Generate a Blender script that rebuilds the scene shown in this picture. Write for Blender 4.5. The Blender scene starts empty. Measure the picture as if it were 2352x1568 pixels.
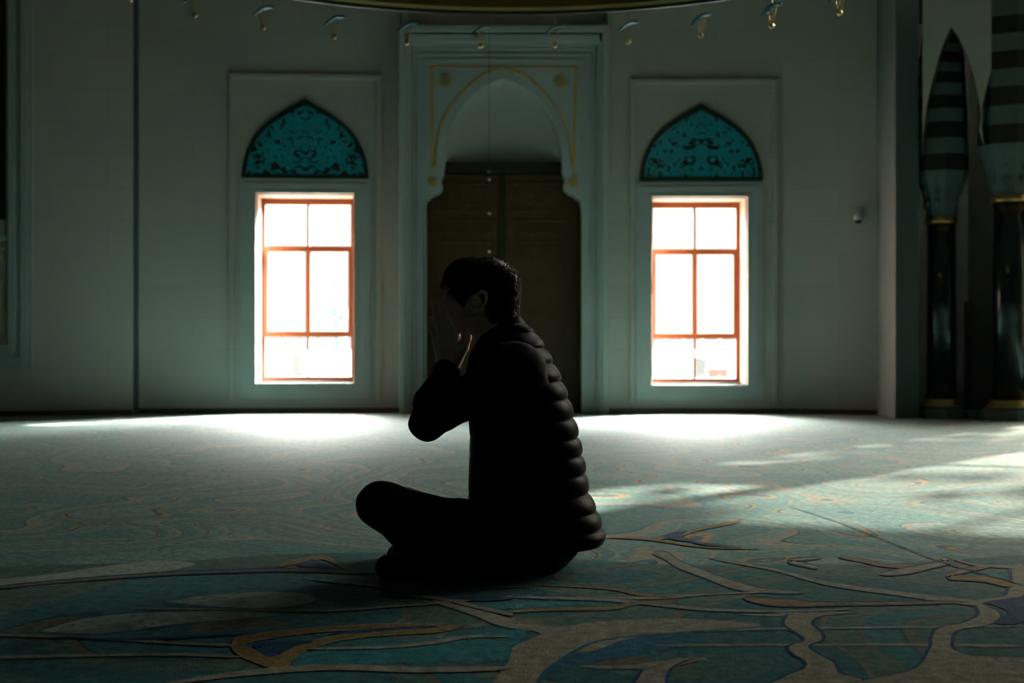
import bpy, bmesh, math, random
import numpy as np
from mathutils import Vector, Matrix, noise
from mathutils.geometry import tessellate_polygon
random.seed(7); np.random.seed(7)
S = bpy.context.scene
COL = S.collection
R = math.radians

# ------------------------------------------------------------------ camera
F = 3267.0            # focal length in pixels of a 2352 px wide frame (50 mm lens)
H = 0.632             # camera height
cam_d = bpy.data.cameras.new('camera')
cam_d.lens = 50.0; cam_d.sensor_width = 36.0
cam_d.clip_start = 0.05; cam_d.clip_end = 400
cam_d.dof.use_dof = True; cam_d.dof.focus_distance = 3.85; cam_d.dof.aperture_fstop = 4.5
cam = bpy.data.objects.new('camera', cam_d)
cam.location = (0, 0, H); cam.rotation_euler = (R(90), 0, 0)
COL.objects.link(cam); S.camera = cam

# ------------------------------------------------------------------ world, sun, exposure
SUN_AZ, SUN_EL = 40.0, 32.0      # azimuth turned from straight ahead to the right
W = bpy.data.worlds.new('sky'); S.world = W; W.use_nodes = True
wn = W.node_tree.nodes; wl = W.node_tree.links
bgn = wn['Background']; bgn.inputs[1].default_value = 15.0
tc = wn.new('ShaderNodeTexCoord'); sx = wn.new('ShaderNodeSeparateXYZ'); rp = wn.new('ShaderNodeValToRGB')
wl.new(tc.outputs['Generated'], sx.inputs[0]); wl.new(sx.outputs[2], rp.inputs[0])
rp.color_ramp.elements[0].color = (.036, .038, .038, 1); _e1 = rp.color_ramp.elements.new(.12); _e1.color = (.050, .052, .053, 1); rp.color_ramp.elements[2].color = (.92, .98, 1, 1)
# thin bright cloud round the sun and over the forecourt
last = rp.outputs[0]
for _az, _el, _lo, _amp in ((8, 27, .62, 8.0), (48, 28, .86, 26.0)):
    dt = wn.new('ShaderNodeVectorMath'); dt.operation = 'DOT_PRODUCT'; wl.new(tc.outputs['Generated'], dt.inputs[0])
    _a, _e = R(_az), R(_el); dt.inputs[1].default_value = (math.sin(_a)*math.cos(_e), math.cos(_a)*math.cos(_e), math.sin(_e))
    mr = wn.new('ShaderNodeMapRange'); mr.interpolation_type = 'SMOOTHERSTEP'; wl.new(dt.outputs['Value'], mr.inputs[0])
    mr.inputs[1].default_value = _lo; mr.inputs[2].default_value = 1.0; mr.inputs[3].default_value = 0; mr.inputs[4].default_value = _amp
    hz_ = wn.new('ShaderNodeVectorMath'); hz_.operation = 'SCALE'; hz_.inputs[0].default_value = (1, .96, .9); wl.new(mr.outputs[0], hz_.inputs[3])
    lowc = wn.new('ShaderNodeMapRange'); lowc.interpolation_type = 'SMOOTHSTEP'; wl.new(sx.outputs[2], lowc.inputs[0]); lowc.inputs[1].default_value = .12; lowc.inputs[2].default_value = .34
    hm = wn.new('ShaderNodeMath'); hm.operation = 'MULTIPLY'; wl.new(mr.outputs[0], hm.inputs[0]); wl.new(lowc.outputs[0], hm.inputs[1]); wl.new(hm.outputs[0], hz_.inputs[3])
    ah = wn.new('ShaderNodeVectorMath'); wl.new(last, ah.inputs[0]); wl.new(hz_.outputs[0], ah.inputs[1]); last = ah.outputs[0]
wl.new(last, bgn.inputs[0])
sun_d = bpy.data.lights.new('sun', 'SUN'); sun_d.energy = 90; sun_d.angle = R(1.0); sun_d.color = (1, .96, .88)
sun = bpy.data.objects.new('sun', sun_d); COL.objects.link(sun)
SD = Vector((math.sin(R(SUN_AZ))*math.cos(R(SUN_EL)), math.cos(R(SUN_AZ))*math.cos(R(SUN_EL)), math.sin(R(SUN_EL))))
sun.rotation_euler = SD.to_track_quat('Z', 'Y').to_euler(); sun.location = (12, 20, 12)
S.view_settings.view_transform = 'Standard'; S.view_settings.look = 'None'
S.view_settings.gamma = 1; S.view_settings.use_curve_mapping = False
S.view_settings.exposure = 1.25
cy = S.cycles
cy.max_bounces = 7; cy.diffuse_bounces = 5; cy.glossy_bounces = 3; cy.transparent_max_bounces = 16
cy.sample_clamp_indirect = 6; cy.use_denoising = True
cy.caustics_reflective = False; cy.caustics_refractive = False
def portal(loc, w, h, normal):   # tells the renderer where the daylight comes in
    d = bpy.data.lights.new('daylight_portal', 'AREA'); d.shape = 'RECTANGLE'; d.size = w; d.size_y = h
    d.cycles.is_portal = True
    o = bpy.data.objects.new('daylight_portal', d); COL.objects.link(o); o.location = loc
    o.rotation_euler = Vector(normal).to_track_quat('-Z', 'Z').to_euler()

# ------------------------------------------------------------------ helpers
def P(px, py, Y):
    return Vector(((px-1176)/F*Y, Y, H+(784-py)/F*Y))
def fl(px, py):
    Y = F*H/(py-784); return ((px-1176)/F*Y, Y)
def mat(name, col, rough=.6, metal=0, spec=.5, sheen=0, noise_s=None, noise_a=.15, bump=0, bump_s=60, coat=0):
    m = bpy.data.materials.new(name); m.use_nodes = True
    n = m.node_tree.nodes; l = m.node_tree.links; b = n['Principled BSDF']
    b.inputs['Base Color'].default_value = (*col, 1); b.inputs['Roughness'].default_value = rough
    b.inputs['Metallic'].default_value = metal; b.inputs['Specular IOR Level'].default_value = spec
    b.inputs['Sheen Weight'].default_value = sheen; b.inputs['Coat Weight'].default_value = coat
    t = n.new('ShaderNodeTexCoord')
    if noise_s:
        nz = n.new('ShaderNodeTexNoise'); nz.inputs['Scale'].default_value = noise_s; nz.inputs['Detail'].default_value = 5
        l.new(t.outputs['Object'], nz.inputs['Vector'])
        mx = n.new('ShaderNodeMix'); mx.data_type = 'RGBA'
        mx.inputs[6].default_value = (*[c*(1-noise_a) for c in col], 1)
        mx.inputs[7].default_value = (*[min(1, c*(1+noise_a)) for c in col], 1)
        l.new(nz.outputs[0], mx.inputs[0]); l.new(mx.outputs[2], b.inputs['Base Color'])
    if bump:
        bn = n.new('ShaderNodeTexNoise'); bn.inputs['Scale'].default_value = bump_s; bn.inputs['Detail'].default_value = 3
        l.new(t.outputs['Object'], bn.inputs['Vector'])
        bp = n.new('ShaderNodeBump'); bp.inputs['Strength'].default_value = bump; bp.inputs['Distance'].default_value = .01
        l.new(bn.outputs[0], bp.inputs['Height']); l.new(bp.outputs[0], b.inputs['Normal'])
    return m
def tag(o, label=None, cat=None, group=None, kind=None):
    if label: o['label'] = label
    if cat: o['category'] = cat
    if group: o['group'] = group
    if kind: o['kind'] = kind
    return o
def empty(name, loc=(0, 0, 0), rz=0, parent=None):
    o = bpy.data.objects.new(name, None); COL.objects.link(o)
    o.location = loc; o.rotation_euler = (0, 0, rz); o.empty_display_size = .1
    if parent: o.parent = parent
    return o
class MB:
    """collects shapes, then links them as ONE mesh object"""
    def __init__(s): s.v = []; s.f = []; s.m = []
    def add(s, vs, fs, mi=0):
        k = len(s.v); s.v += [tuple(v) for v in vs]
        for f in fs: s.f.append(tuple(i+k for i in f)); s.m.append(mi)
    def box(s, lo, hi, mi=0):
        (a, b, c), (d, e, f) = lo, hi
        s.add([(a,b,c),(d,b,c),(d,e,c),(a,e,c),(a,b,f),(d,b,f),(d,e,f),(a,e,f)],
              [(0,3,2,1),(4,5,6,7),(0,1,5,4),(1,2,6,5),(2,3,7,6),(3,0,4,7)], mi)
    def slab(s, loops, y0, y1, mi=0, side_mi=None, bands=None):
        """polygon with holes in x,z, given thickness along y (y0 is the face towards the hall)"""
        L = [[Vector((u, w, 0)) for u, w in lp] for lp in loops]
        flat = [p for lp in L for p in lp]
        tris = tessellate_polygon(L); n = len(flat)
        s.add([(p.x, y0, p.y) for p in flat]+[(p.x, y1, p.y) for p in flat],
              [tuple(t) for t in tris]+[tuple(i+n for i in reversed(t)) for t in tris], mi)
        for lp in L:
            m_ = len(lp)
            for i in range(m_):
                a, b = lp[i], lp[(i+1) % m_]
                s.add([(a.x,y0,a.y),(b.x,y0,b.y),(b.x,y1,b.y),(a.x,y1,a.y)], [(0,1,2,3)], mi if side_mi is None else side_mi)
    def tube(s, pts, r, n=8, mi=0, closed=False, caps=True):
        pts = [Vector(p) for p in pts]; k = len(pts); rs = r if isinstance(r, (list, tuple)) else [r]*k
        vs = []; 
        for i, p in enumerate(pts):
            t = (pts[(i+1) % k]-pts[i-1]) if closed else (pts[min(i+1, k-1)]-pts[max(i-1, 0)])
            t.normalize(); a = Vector((0, 0, 1)) if abs(t.z) < .9 else Vector((1, 0, 0))
            u = t.cross(a).normalized(); w = t.cross(u)
            for j in range(n):
                c = 2*math.pi*j/n; vs.append(p+(u*math.cos(c)+w*math.sin(c))*rs[i])
        fs = []
        for i in range(k if closed else k-1):
            for j in range(n):
                fs.append((i*n+j, i*n+(j+1) % n, ((i+1) % k)*n+(j+1) % n, ((i+1) % k)*n+j))
        if caps and not closed: fs += [tuple(range(n))[::-1], tuple((k-1)*n+j for j in range(n))]
        s.add(vs, fs, mi)
    def lathe(s, prof, c=(0, 0, 0), n=24, mi=0, sq=None):
        """profile of (radius, height); sq = superellipse power for squarish sections"""
        vs = []
        for r, z in prof:
            for j in range(n):
                a = 2*math.pi*(j+.5)/n; ca, sa = math.cos(a), math.sin(a)
                q = 1 if not sq else 1/((abs(ca)**sq+abs(sa)**sq)**(1/sq))
                vs.append((c[0]+r*q*ca, c[1]+r*q*sa, c[2]+z))
        fs = [(i*n+j, i*n+(j+1) % n, (i+1)*n+(j+1) % n, (i+1)*n+j) for i in range(len(prof)-1) for j in range(n)]
        fs += [tuple(range(n))[::-1], tuple((len(prof)-1)*n+j for j in range(n))]
        s.add(vs, fs, mi)
    def build(s, name, mats, parent=None, smooth=False, bevel=0):
        me = bpy.data.meshes.new(name); me.from_pydata(s.v, [], s.f)
        if not isinstance(mats, (list, tuple)): mats = [mats]
        for m in mats: me.materials.append(m)
        me.polygons.foreach_set('material_index', s.m)
        bm = bmesh.new(); bm.from_mesh(me); bmesh.ops.remove_doubles(bm, verts=bm.verts, dist=1e-5)
        bmesh.ops.recalc_face_normals(bm, faces=bm.faces); bm.to_mesh(me); bm.free()
        if smooth: me.polygons.foreach_set('use_smooth', [True]*len(me.polygons))
        me.update()
        o = bpy.data.objects.new(name, me); COL.objects.link(o)
        if parent: o.parent = parent
        if bevel:
            b = o.modifiers.new('bevel', 'BEVEL'); b.width = bevel; b.segments = 2; b.limit_method = 'ANGLE'
        return o
class Facet:
    """a vertical stretch of wall between two plan points; x runs along it, +y leads out of the hall"""
    def __init__(s, A, B):
        s.A = Vector((*A, 0)); d = Vector((*B, 0))-s.A; s.len = d.length; s.d = d.normalized()
        s.n = Vector((-s.d.y, s.d.x, 0)); s.ang = math.atan2(s.d.y, s.d.x)
    def uz(s, px, py, v=0.0):
        k = (px-1176)/F; A = s.A+s.n*v       # A.x + u d.x = k (A.y + u d.y)
        u = (k*A.y-A.x)/(s.d.x-k*s.d.y); Y = A.y+u*s.d.y
        return (u, H+(784-py)/F*Y)
    def place(s, o): o.location = s.A; o.rotation_euler = (0, 0, s.ang); return o
    def world(s, u, v, z): return s.A+s.d*u+s.n*v+Vector((0, 0, z))
def px_pt(px, Y): return ((px-1176)/F*Y, Y)
def rect(u0, z0, u1, z1): return [(u0, z0), (u1, z0), (u1, z1), (u0, z1)]
def inset_frame(mb, u0, z0, u1, z1, t, y0, y1, mi=0):
    mb.slab([rect(u0, z0, u1, z1), rect(u0+t, z0+t, u1-t, z1-t)], y0, y1, mi)
def arch_pts(u0, u1, zs, za, n=14, k=.62):
    """pointed arch from (u0,zs) over the apex at za to (u1,zs)"""
    c = (u0+u1)/2; hw = (u1-u0)/2; pts = []
    for i in range(n+1):
        t = i/n; x = 1-t
        # superellipse blended with a straight rise so the crown ends in a point
        y = (1-abs(x)**2.2)**(1/2.0) if x < 1 else 0
        y = y*(1-.16*(1-x)**0)+.16*(1-x)
        pts.append((-x, y))
    pts = [(a, b/pts[-1][1]) for a, b in pts]
    L = [(c+a*hw, zs+b*(za-zs)) for a, b in pts]
    return L+[(2*c-a, b) for a, b in L[-2::-1]]

# ------------------------------------------------------------------ materials
M = {}
M['plaster'] = mat('wall_plaster', (.52, .47, .40), .75, noise_s=1.2, noise_a=.08, bump=.08, bump_s=30)
def add_courses(m):      # large stone blocks with faint joints
    n = m.node_tree.nodes; l = m.node_tree.links; b = n['Principled BSDF']
    src = b.inputs['Base Color'].links[0].from_socket
    t = n.new('ShaderNodeTexCoord'); sp = n.new('ShaderNodeSeparateXYZ'); cb = n.new('ShaderNodeCombineXYZ')
    l.new(t.outputs['Object'], sp.inputs[0]); l.new(sp.outputs[0], cb.inputs[0]); l.new(sp.outputs[2], cb.inputs[1])
    br = n.new('ShaderNodeTexBrick'); l.new(cb.outputs[0], br.inputs[0])
    br.inputs['Scale'].default_value = 1; br.inputs['Brick Width'].default_value = .95; br.inputs['Row Height'].default_value = .28
    br.inputs['Mortar Size'].default_value = .004
    br.inputs['Color1'].default_value = (.93, .93, .93, 1); br.inputs['Color2'].default_value = (1.0, 1.0, 1.0, 1); br.inputs['Mortar'].default_value = (.85, .86, .86, 1)
    mx = n.new('ShaderNodeMix'); mx.data_type = 'RGBA'; mx.blend_type = 'MULTIPLY'; mx.inputs[0].default_value = 1
    l.new(src, mx.inputs[6]); l.new(br.outputs[0], mx.inputs[7]); l.new(mx.outputs[2], b.inputs['Base Color'])
add_courses(M['plaster'])
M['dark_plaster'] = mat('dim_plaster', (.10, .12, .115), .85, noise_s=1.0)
M['marble'] = mat('blue_grey_marble', (.49, .50, .47), .45, noise_s=3, noise_a=.12)
M['pier_stone'] = mat('dim_pier_stone', (.085, .12, .115), .7, noise_s=4)
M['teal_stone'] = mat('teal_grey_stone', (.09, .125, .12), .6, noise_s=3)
M['sill'] = mat('matt_sill_stone', (.02, .02, .018), 1, spec=.0)
M['niche'] = mat('niche_plaster', (.48, .44, .38), .8)
M['gold_paint'] = mat('gold_paint', (.72, .44, .12), .45, .3)
M['brass'] = mat('brass', (.55, .38, .14), .3, 1)
M['wood'] = mat('door_wood', (.12, .058, .016), .5, noise_s=8, noise_a=.35, bump=.5, bump_s=22)
M['wood_dark'] = mat('door_wood_dark', (.03, .018, .008), .55)
M['orange_wood'] = mat('window_wood', (.20, .062, .016), .45, noise_s=12, noise_a=.15)
M['reveal'] = mat('reveal_plaster', (.46, .31, .25), .7)
M['skirting'] = mat('skirting_wood', (.10, .055, .02), .5)
M['iron'] = mat('grille_iron', (.05, .07, .07), .5, .4)
M['black_stone'] = mat('black_stone', (.006, .007, .007), .5)
M['col_stone'] = mat('column_black_marble', (.010, .012, .013), .18, noise_s=6, noise_a=.5)
M['pale_stone'] = mat('pale_stone', (.38, .40, .38), .6, noise_s=4)
M['teal_glass'] = mat('teal_glass', (.01, .17, .21), .6, spec=.2)
M['white_plastic'] = mat('white_plastic', (.6, .62, .6), .4)
M['black_plastic'] = mat('black_plastic', (.01, .01, .01), .15)
M['paving'] = mat('paving', (.05, .05, .048), .8, noise_s=1)
M['grey_paint'] = mat('grey_paint', (.016, .018, .021), .5)
M['white_paint'] = mat('white_paint', (.03, .055, .06), .5)
M['orange_paint'] = mat('orange_paint', (.05, .008, .003), .5)
M['leaf'] = mat('leaves', (.05, .10, .03), .7)
M['bark'] = mat('bark', (.10, .07, .05), .9, bump=.6, bump_s=12)
M['ceiling'] = mat('ceiling_plaster', (.35, .36, .34), .85)
M['rear'] = mat('rear_wall_plaster', (.30, .30, .28), .85)
def glass(name, tint, refl=.06):
    m = bpy.data.materials.new(name); m.use_nodes = True; n = m.node_tree.nodes; l = m.node_tree.links
    n.remove(n['Principled BSDF']); t = n.new('ShaderNodeBsdfTransparent'); t.inputs[0].default_value = (*tint, 1)
    g = n.new('ShaderNodeBsdfGlossy'); g.inputs['Roughness'].default_value = .02
    x = n.new('ShaderNodeMixShader'); x.inputs[0].default_value = refl
    l.new(t.outputs[0], x.inputs[1]); l.new(g.outputs[0], x.inputs[2]); l.new(x.outputs[0], n['Material Output'].inputs[0]); return m
M['glass'] = glass('window_glass', (.95, .97, .97))
M['tinted'] = glass('tinted_glass', (.27, .265, .25))
M['pale_glass'] = glass('pale_glass', (.42, .41, .39))
def tile_mat(name, seed):
    m = bpy.data.materials.new(name); m.use_nodes = True; n = m.node_tree.nodes; l = m.node_tree.links; b = n['Principled BSDF']
    b.inputs['Roughness'].default_value = .3
    t = n.new('ShaderNodeTexCoord'); mp = n.new('ShaderNodeMapping'); mp.inputs['Location'].default_value = (seed, seed*.7, 0)
    sp = n.new('ShaderNodeSeparateXYZ'); ab = n.new('ShaderNodeMath'); ab.operation = 'ABSOLUTE'; cb = n.new('ShaderNodeCombineXYZ')
    l.new(t.outputs['Object'], sp.inputs[0]); l.new(sp.outputs[0], ab.inputs[0])
    l.new(ab.outputs[0], cb.inputs[0]); l.new(sp.outputs[2], cb.inputs[1]); l.new(cb.outputs[0], mp.inputs[0])
    v = n.new('ShaderNodeTexNoise'); v.inputs['Scale'].default_value = 13; v.inputs['Detail'].default_value = 1.5; v.inputs['Distortion'].default_value = 1.6
    l.new(mp.outputs[0], v.inputs['Vector'])
    r = n.new('ShaderNodeValToRGB'); r.color_ramp.interpolation = 'LINEAR'; e = r.color_ramp.elements
    e[0].position = .40; e[0].color = (.02, .018, .014, 1); e[1].position = .44; e[1].color = (.006, .31, .37, 1)
    a = e.new(.585); a.color = (.006, .34, .41, 1); a = e.new(.60); a.color = (.14, .11, .06, 1); a = e.new(.625); a.color = (.008, .29, .35, 1)
    l.new(v.outputs[0], r.inputs[0]); l.new(r.outputs[0], b.inputs['Base Color']); return m
M['tile'] = tile_mat('turquoise_tile_scrollwork', 3.1); M['tile2'] = tile_mat('turquoise_tile_vines', 8.4)
M['tile_border'] = mat('tile_border', (.018, .032, .030), .35, noise_s=22, noise_a=.9)

# ------------------------------------------------------------------ carpet
GL_POW, GL_AMT = 17.0, .32
def carpet_mat():
    m = bpy.data.materials.new('carpet_scrolls'); m.use_nodes = True; n = m.node_tree.nodes; l = m.node_tree.links; b = n['Principled BSDF']
    t = n.new('ShaderNodeTexCoord')
    mp = n.new('ShaderNodeMapping'); mp.inputs['Location'].default_value = (1.3, .6, 0); l.new(t.outputs['Object'], mp.inputs[0])
    w = n.new('ShaderNodeTexNoise'); w.inputs['Scale'].default_value = .8; w.inputs['Detail'].default_value = 1
    l.new(mp.outputs[0], w.inputs['Vector'])
    sc = n.new('ShaderNodeVectorMath'); sc.operation = 'SCALE'; sc.inputs[3].default_value = 2.6; l.new(w.outputs['Color'], sc.inputs[0])
    ad = n.new('ShaderNodeVectorMath'); l.new(mp.outputs[0], ad.inputs[0]); l.new(sc.outputs[0], ad.inputs[1])
    v = n.new('ShaderNodeTexNoise'); v.inputs['Scale'].default_value = .95; v.inputs['Detail'].default_value = 0
    l.new(ad.outputs[0], v.inputs['Vector'])
    mu = n.new('ShaderNodeMath'); mu.operation = 'MULTIPLY'; mu.inputs[1].default_value = 4.6; l.new(v.outputs[0], mu.inputs[0])
    fr = n.new('ShaderNodeMath'); fr.operation = 'FRACT'; l.new(mu.outputs[0], fr.inputs[0])
    r = n.new('ShaderNodeValToRGB'); l.new(fr.outputs[0], r.inputs[0]); r.color_ramp.interpolation = 'CONSTANT'
    teal = (.045, .105, .105, 1); teal2 = (.065, .125, .12, 1); beige = (.125, .125, .10, 1); navy = (.02, .06, .085, 1); gold = (.15, .11, .05, 1)
    e = r.color_ramp.elements; e[0].position = 0; e[0].color = teal; e[1].position = .22; e[1].color = navy
    for p, c in ((.245, beige), (.36, teal2), (.50, beige), (.52, teal), (.68, gold), (.715, navy), (.75, beige), (.77, teal2), (.93, teal)):
        a = e.new(p); a.color = c
    # near strip keeps the quiet ground on which the large scrolls lie
    q = n.new('ShaderNodeTexNoise'); q.inputs['Scale'].default_value = .8; q.inputs['Detail'].default_value = 0; l.new(ad.outputs[0], q.inputs['Vector'])
    qm = n.new('ShaderNodeMath'); qm.operation = 'MULTIPLY'; qm.inputs[1].default_value = 2.6; l.new(q.outputs[0], qm.inputs[0])
    qf = n.new('ShaderNodeMath'); qf.operation = 'FRACT'; l.new(qm.outputs[0], qf.inputs[0])
    qr = n.new('ShaderNodeValToRGB'); qr.color_ramp.interpolation = 'CONSTANT'; e = qr.color_ramp.elements; e[0].position = 0; e[0].color = (.016, .054, .058, 1); e[1].position = .30; e[1].color = (.064, .066, .052, 1)
    for p, c in ((.325, (.032, .062, .058, 1)), (.52, (.058, .062, .048, 1)), (.54, (.017, .066, .072, 1)), (.74, (.010, .045, .062, 1)), (.76, (.054, .055, .040, 1)), (.80, (.028, .060, .057, 1)), (.92, (.016, .054, .058, 1))):
        a = e.new(p); a.color = c
    l.new(qf.outputs[0], qr.inputs[0])
    sp = n.new('ShaderNodeSeparateXYZ'); l.new(t.outputs['Object'], sp.inputs[0])
    th = n.new('ShaderNodeMath'); th.operation = 'GREATER_THAN'; th.inputs[1].default_value = 4.15
    wob = n.new('ShaderNodeMath'); wob.operation = 'MULTIPLY_ADD'; wob.inputs[1].default_value = 1.0; l.new(w.outputs[0], wob.inputs[0]); l.new(sp.outputs[1], wob.inputs[2])
    th.inputs[1].default_value = 4.6; l.new(wob.outputs[0], th.inputs[0])
    mx = n.new('ShaderNodeMix'); mx.data_type = 'RGBA'; l.new(th.outputs[0], mx.inputs[0]); l.new(qr.outputs[0], mx.inputs[6]); l.new(r.outputs[0], mx.inputs[7])
    l.new(mx.outputs[2], b.inputs['Base Color']); finish(m)
    return m
def finish(m):       # woven pile: rough, with a soft sheen at grazing view
    n = m.node_tree.nodes; l = m.node_tree.links; b = n['Principled BSDF']
    b.inputs['Roughness'].default_value = .8; b.inputs['Specular IOR Level'].default_value = .0
    b.inputs['Sheen Weight'].default_value = .0; b.inputs['Sheen Roughness'].default_value = .4
    t = n.new('ShaderNodeTexCoord'); k = n.new('ShaderNodeTexNoise'); k.inputs['Scale'].default_value = 220; k.inputs['Detail'].default_value = 2
    k2 = n.new('ShaderNodeTexNoise'); k2.inputs['Scale'].default_value = 14; k2.inputs['Detail'].default_value = 3
    l.new(t.outputs['Object'], k.inputs['Vector']); l.new(t.outputs['Object'], k2.inputs['Vector'])
    s = n.new('ShaderNodeMath'); s.operation = 'MULTIPLY_ADD'; s.inputs[1].default_value = 2.0; l.new(k2.outputs[0], s.inputs[0]); l.new(k.outputs[0], s.inputs[2])
    bp = n.new('ShaderNodeBump'); bp.inputs['Strength'].default_value = .5; bp.inputs['Distance'].default_value = .006
    l.new(s.outputs[0], bp.inputs['Height']); l.new(bp.outputs[0], b.inputs['Normal'])
    # uneven lie of the pile
    bc = b.inputs['Base Color'].links[0].from_socket
    k3 = n.new('ShaderNodeTexNoise'); k3.inputs['Scale'].default_value = 34; k3.inputs['Detail'].default_value = 4; k3.inputs['Roughness'].default_value = .7
    l.new(t.outputs['Object'], k3.inputs['Vector'])
    mrg = n.new('ShaderNodeMapRange'); mrg.inputs[1].default_value = .3; mrg.inputs[2].default_value = .7; mrg.inputs[3].default_value = .62; mrg.inputs[4].default_value = 1.38
    l.new(k3.outputs[0], mrg.inputs[0])
    sc_ = n.new('ShaderNodeVectorMath'); sc_.operation = 'SCALE'; l.new(bc, sc_.inputs[0]); l.new(mrg.outputs[0], sc_.inputs[3]); l.new(sc_.outputs[0], b.inputs['Base Color'])
    lw = n.new('ShaderNodeLayerWeight'); lw.inputs[0].default_value = .5
    pw = n.new('ShaderNodeMath'); pw.operation = 'POWER'; pw.inputs[1].default_value = GL_POW; l.new(lw.outputs['Facing'], pw.inputs[0])
    ml = n.new('ShaderNodeMath'); ml.operation = 'MULTIPLY'; ml.inputs[1].default_value = GL_AMT; l.new(pw.outputs[0], ml.inputs[0])
    m2_ = n.new('ShaderNodeMath'); m2_.operation = 'MULTIPLY'; l.new(ml.outputs[0], m2_.inputs[0]); l.new(mrg.outputs[0], m2_.inputs[1]); ml = m2_
    gl = n.new('ShaderNodeBsdfGlossy'); gl.inputs['Roughness'].default_value = .68; gl.inputs[0].default_value = (1, 1, .97, 1)
    ms = n.new('ShaderNodeMixShader'); l.new(ml.outputs[0], ms.inputs[0]); l.new(b.outputs[0], ms.inputs[1]); l.new(gl.outputs[0], ms.inputs[2])
    l.new(ms.outputs[0], n['Material Output'].inputs[0])
cm = [carpet_mat()]
for nm, c in (('carpet_beige', (.098, .10, .08)), ('carpet_navy', (.006, .025, .055)), ('carpet_gold', (.09, .066, .027)), ('carpet_teal', (.014, .078, .09)), ('carpet_grey', (.12, .15, .135)), ('carpet_blue', (.012, .05, .08))):
    m_ = mat(nm, c, noise_s=9, noise_a=.1); finish(m_); cm.append(m_)
BE, NA, GO, TE, GR, BL = 1, 2, 3, 4, 5, 6
fb = MB(); fb.add([(-9, -9.3, 0), (9, -9.3, 0), (9, 15, 0), (-9, 15, 0)], [(0, 1, 2, 3)])
zz = [.0006]
def crm(pts, n=7):
    out = []; k = len(pts)
    for i in range(k-1):
        p0, p1, p2, p3 = pts[max(i-1, 0)], pts[i], pts[i+1], pts[min(i+2, k-1)]
        for j in range(n):
            t = j/n
            out.append(tuple(.5*((2*b)+(-a+c)*t+(2*a-5*b+4*c-d)*t*t+(-a+3*b-3*c+d)*t**3) for a, b, c, d in zip(p0, p1, p2, p3)))
    out.append(tuple(pts[-1])); return out
def ribbon(pts, mi, edge=None, ew=4):
    """a woven scroll: (px, py, half width in px) points of the photo, laid out on the floor in metres"""
    q = crm(pts)
    def lay(off, mat_i, z):
        vs = []; n_ = len(q)
        for i, (a, b, w) in enumerate(q):
            c, d = q[max(i-1, 0)], q[min(i+1, n_-1)]; t = Vector((d[0]-c[0], d[1]-c[1]))
            if t.length < 1e-9: t = Vector((1, 0))
            t.normalize(); tt = i/(n_-1); ww = (max(w, .6)*.78+off)*min(1, tt/.10+.12, (1-tt)/.10+.12)**.7
            vs += [(*fl(a-t.y*ww, b+t.x*ww), z), (*fl(a+t.y*ww, b-t.x*ww), z)]
        fb.add(vs, [(2*i, 2*i+1, 2*i+3, 2*i+2) for i in range(n_-1)], mat_i)
    zz[0] += .00003
    if edge is not None: lay(ew*.55, edge, zz[0]); zz[0] += .00003
    lay(0, mi, zz[0])
def blob(pts, mi):
    zz[0] += .00003; q = crm([(a, b) for a, b in pts]+[pts[0]])[:-1]
    fb.add([(*fl(a, b), zz[0]) for a, b in q], [tuple(range(len(q)))], mi)
blob([(380, 1382), (470, 1368), (600, 1360), (700, 1364), (722, 1380), (640, 1396), (500, 1394)], GR)
blob([(90, 1450), (200, 1420), (330, 1408), (520, 1404), (640, 1412), (420, 1432), (230, 1455)], GR)
blob([(0, 1330), (120, 1318), (330, 1290), (450, 1296), (300, 1325), (120, 1345), (0, 1352)], GR)
blob([(690, 1500), (860, 1478), (1040, 1462), (1200, 1446), (1190, 1475), (1160, 1515), (960, 1522), (690, 1530)], TE)
blob([(1190, 1568), (1225, 1510), (1280, 1470), (1400, 1470), (1560, 1452), (1610, 1470), (1500, 1500), (1300, 1530)], BL)
blob([(1020, 1392), (1110, 1384), (1240, 1382), (1400, 1384), (1260, 1394), (1120, 1400)], TE)
ribbon([(1260, 1480, 14), (1350, 1489, 11), (1440, 1462, 7), (1560, 1451, 4), (1800, 1443, 3), (2352, 1438, 3)], BE, BL)
ribbon([(1500, 1482, 3), (1900, 1481, 3), (2140, 1481, 4), (2352, 1484, 4)], BE)
ribbon([(1330, 1530, 4), (1440, 1532, 5), (1530, 1524, 10), (1610, 1513, 5), (1625, 1518, 1)], BE, BL)
ribbon([(1700, 1411, 2), (1760, 1413, 3), (1840, 1409, 8), (1900, 1409, 6), (1955, 1408, 2)], BE)
def band(left, right, grow=9, mi=BE, out=NA):
    blob([(a-grow, b) for a, b in left]+[(a+grow, b) for a, b in right[::-1]], out); blob(left+right[::-1], mi)
band([(1812, 1412), (1803, 1431), (1822, 1448), (1845, 1462), (1847, 1473), (1814, 1484), (1822, 1501), (1853, 1520), (1845, 1537), (1800, 1556), (1760, 1590)],
     [(1960, 1408), (1890, 1414), (1862, 1431), (1884, 1453), (1886, 1470), (1856, 1484), (1878, 1503), (1911, 1520), (1931, 1548), (1978, 1560), (2010, 1590)])
band([(2322, 1300), (2326, 1330), (2317, 1356), (2306, 1370), (2228, 1381), (2245, 1395), (2248, 1414), (2212, 1431), (2159, 1442), (2142, 1464), (2139, 1487), (2100, 1537), (1989, 1562), (1900, 1590)],
     [(2352, 1300), (2356, 1340), (2345, 1370), (2258, 1384), (2289, 1403), (2295, 1420), (2262, 1437), (2198, 1448), (2184, 1470), (2192, 1494), (2260, 1508), (2420, 1520), (2420, 1590)])
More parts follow.
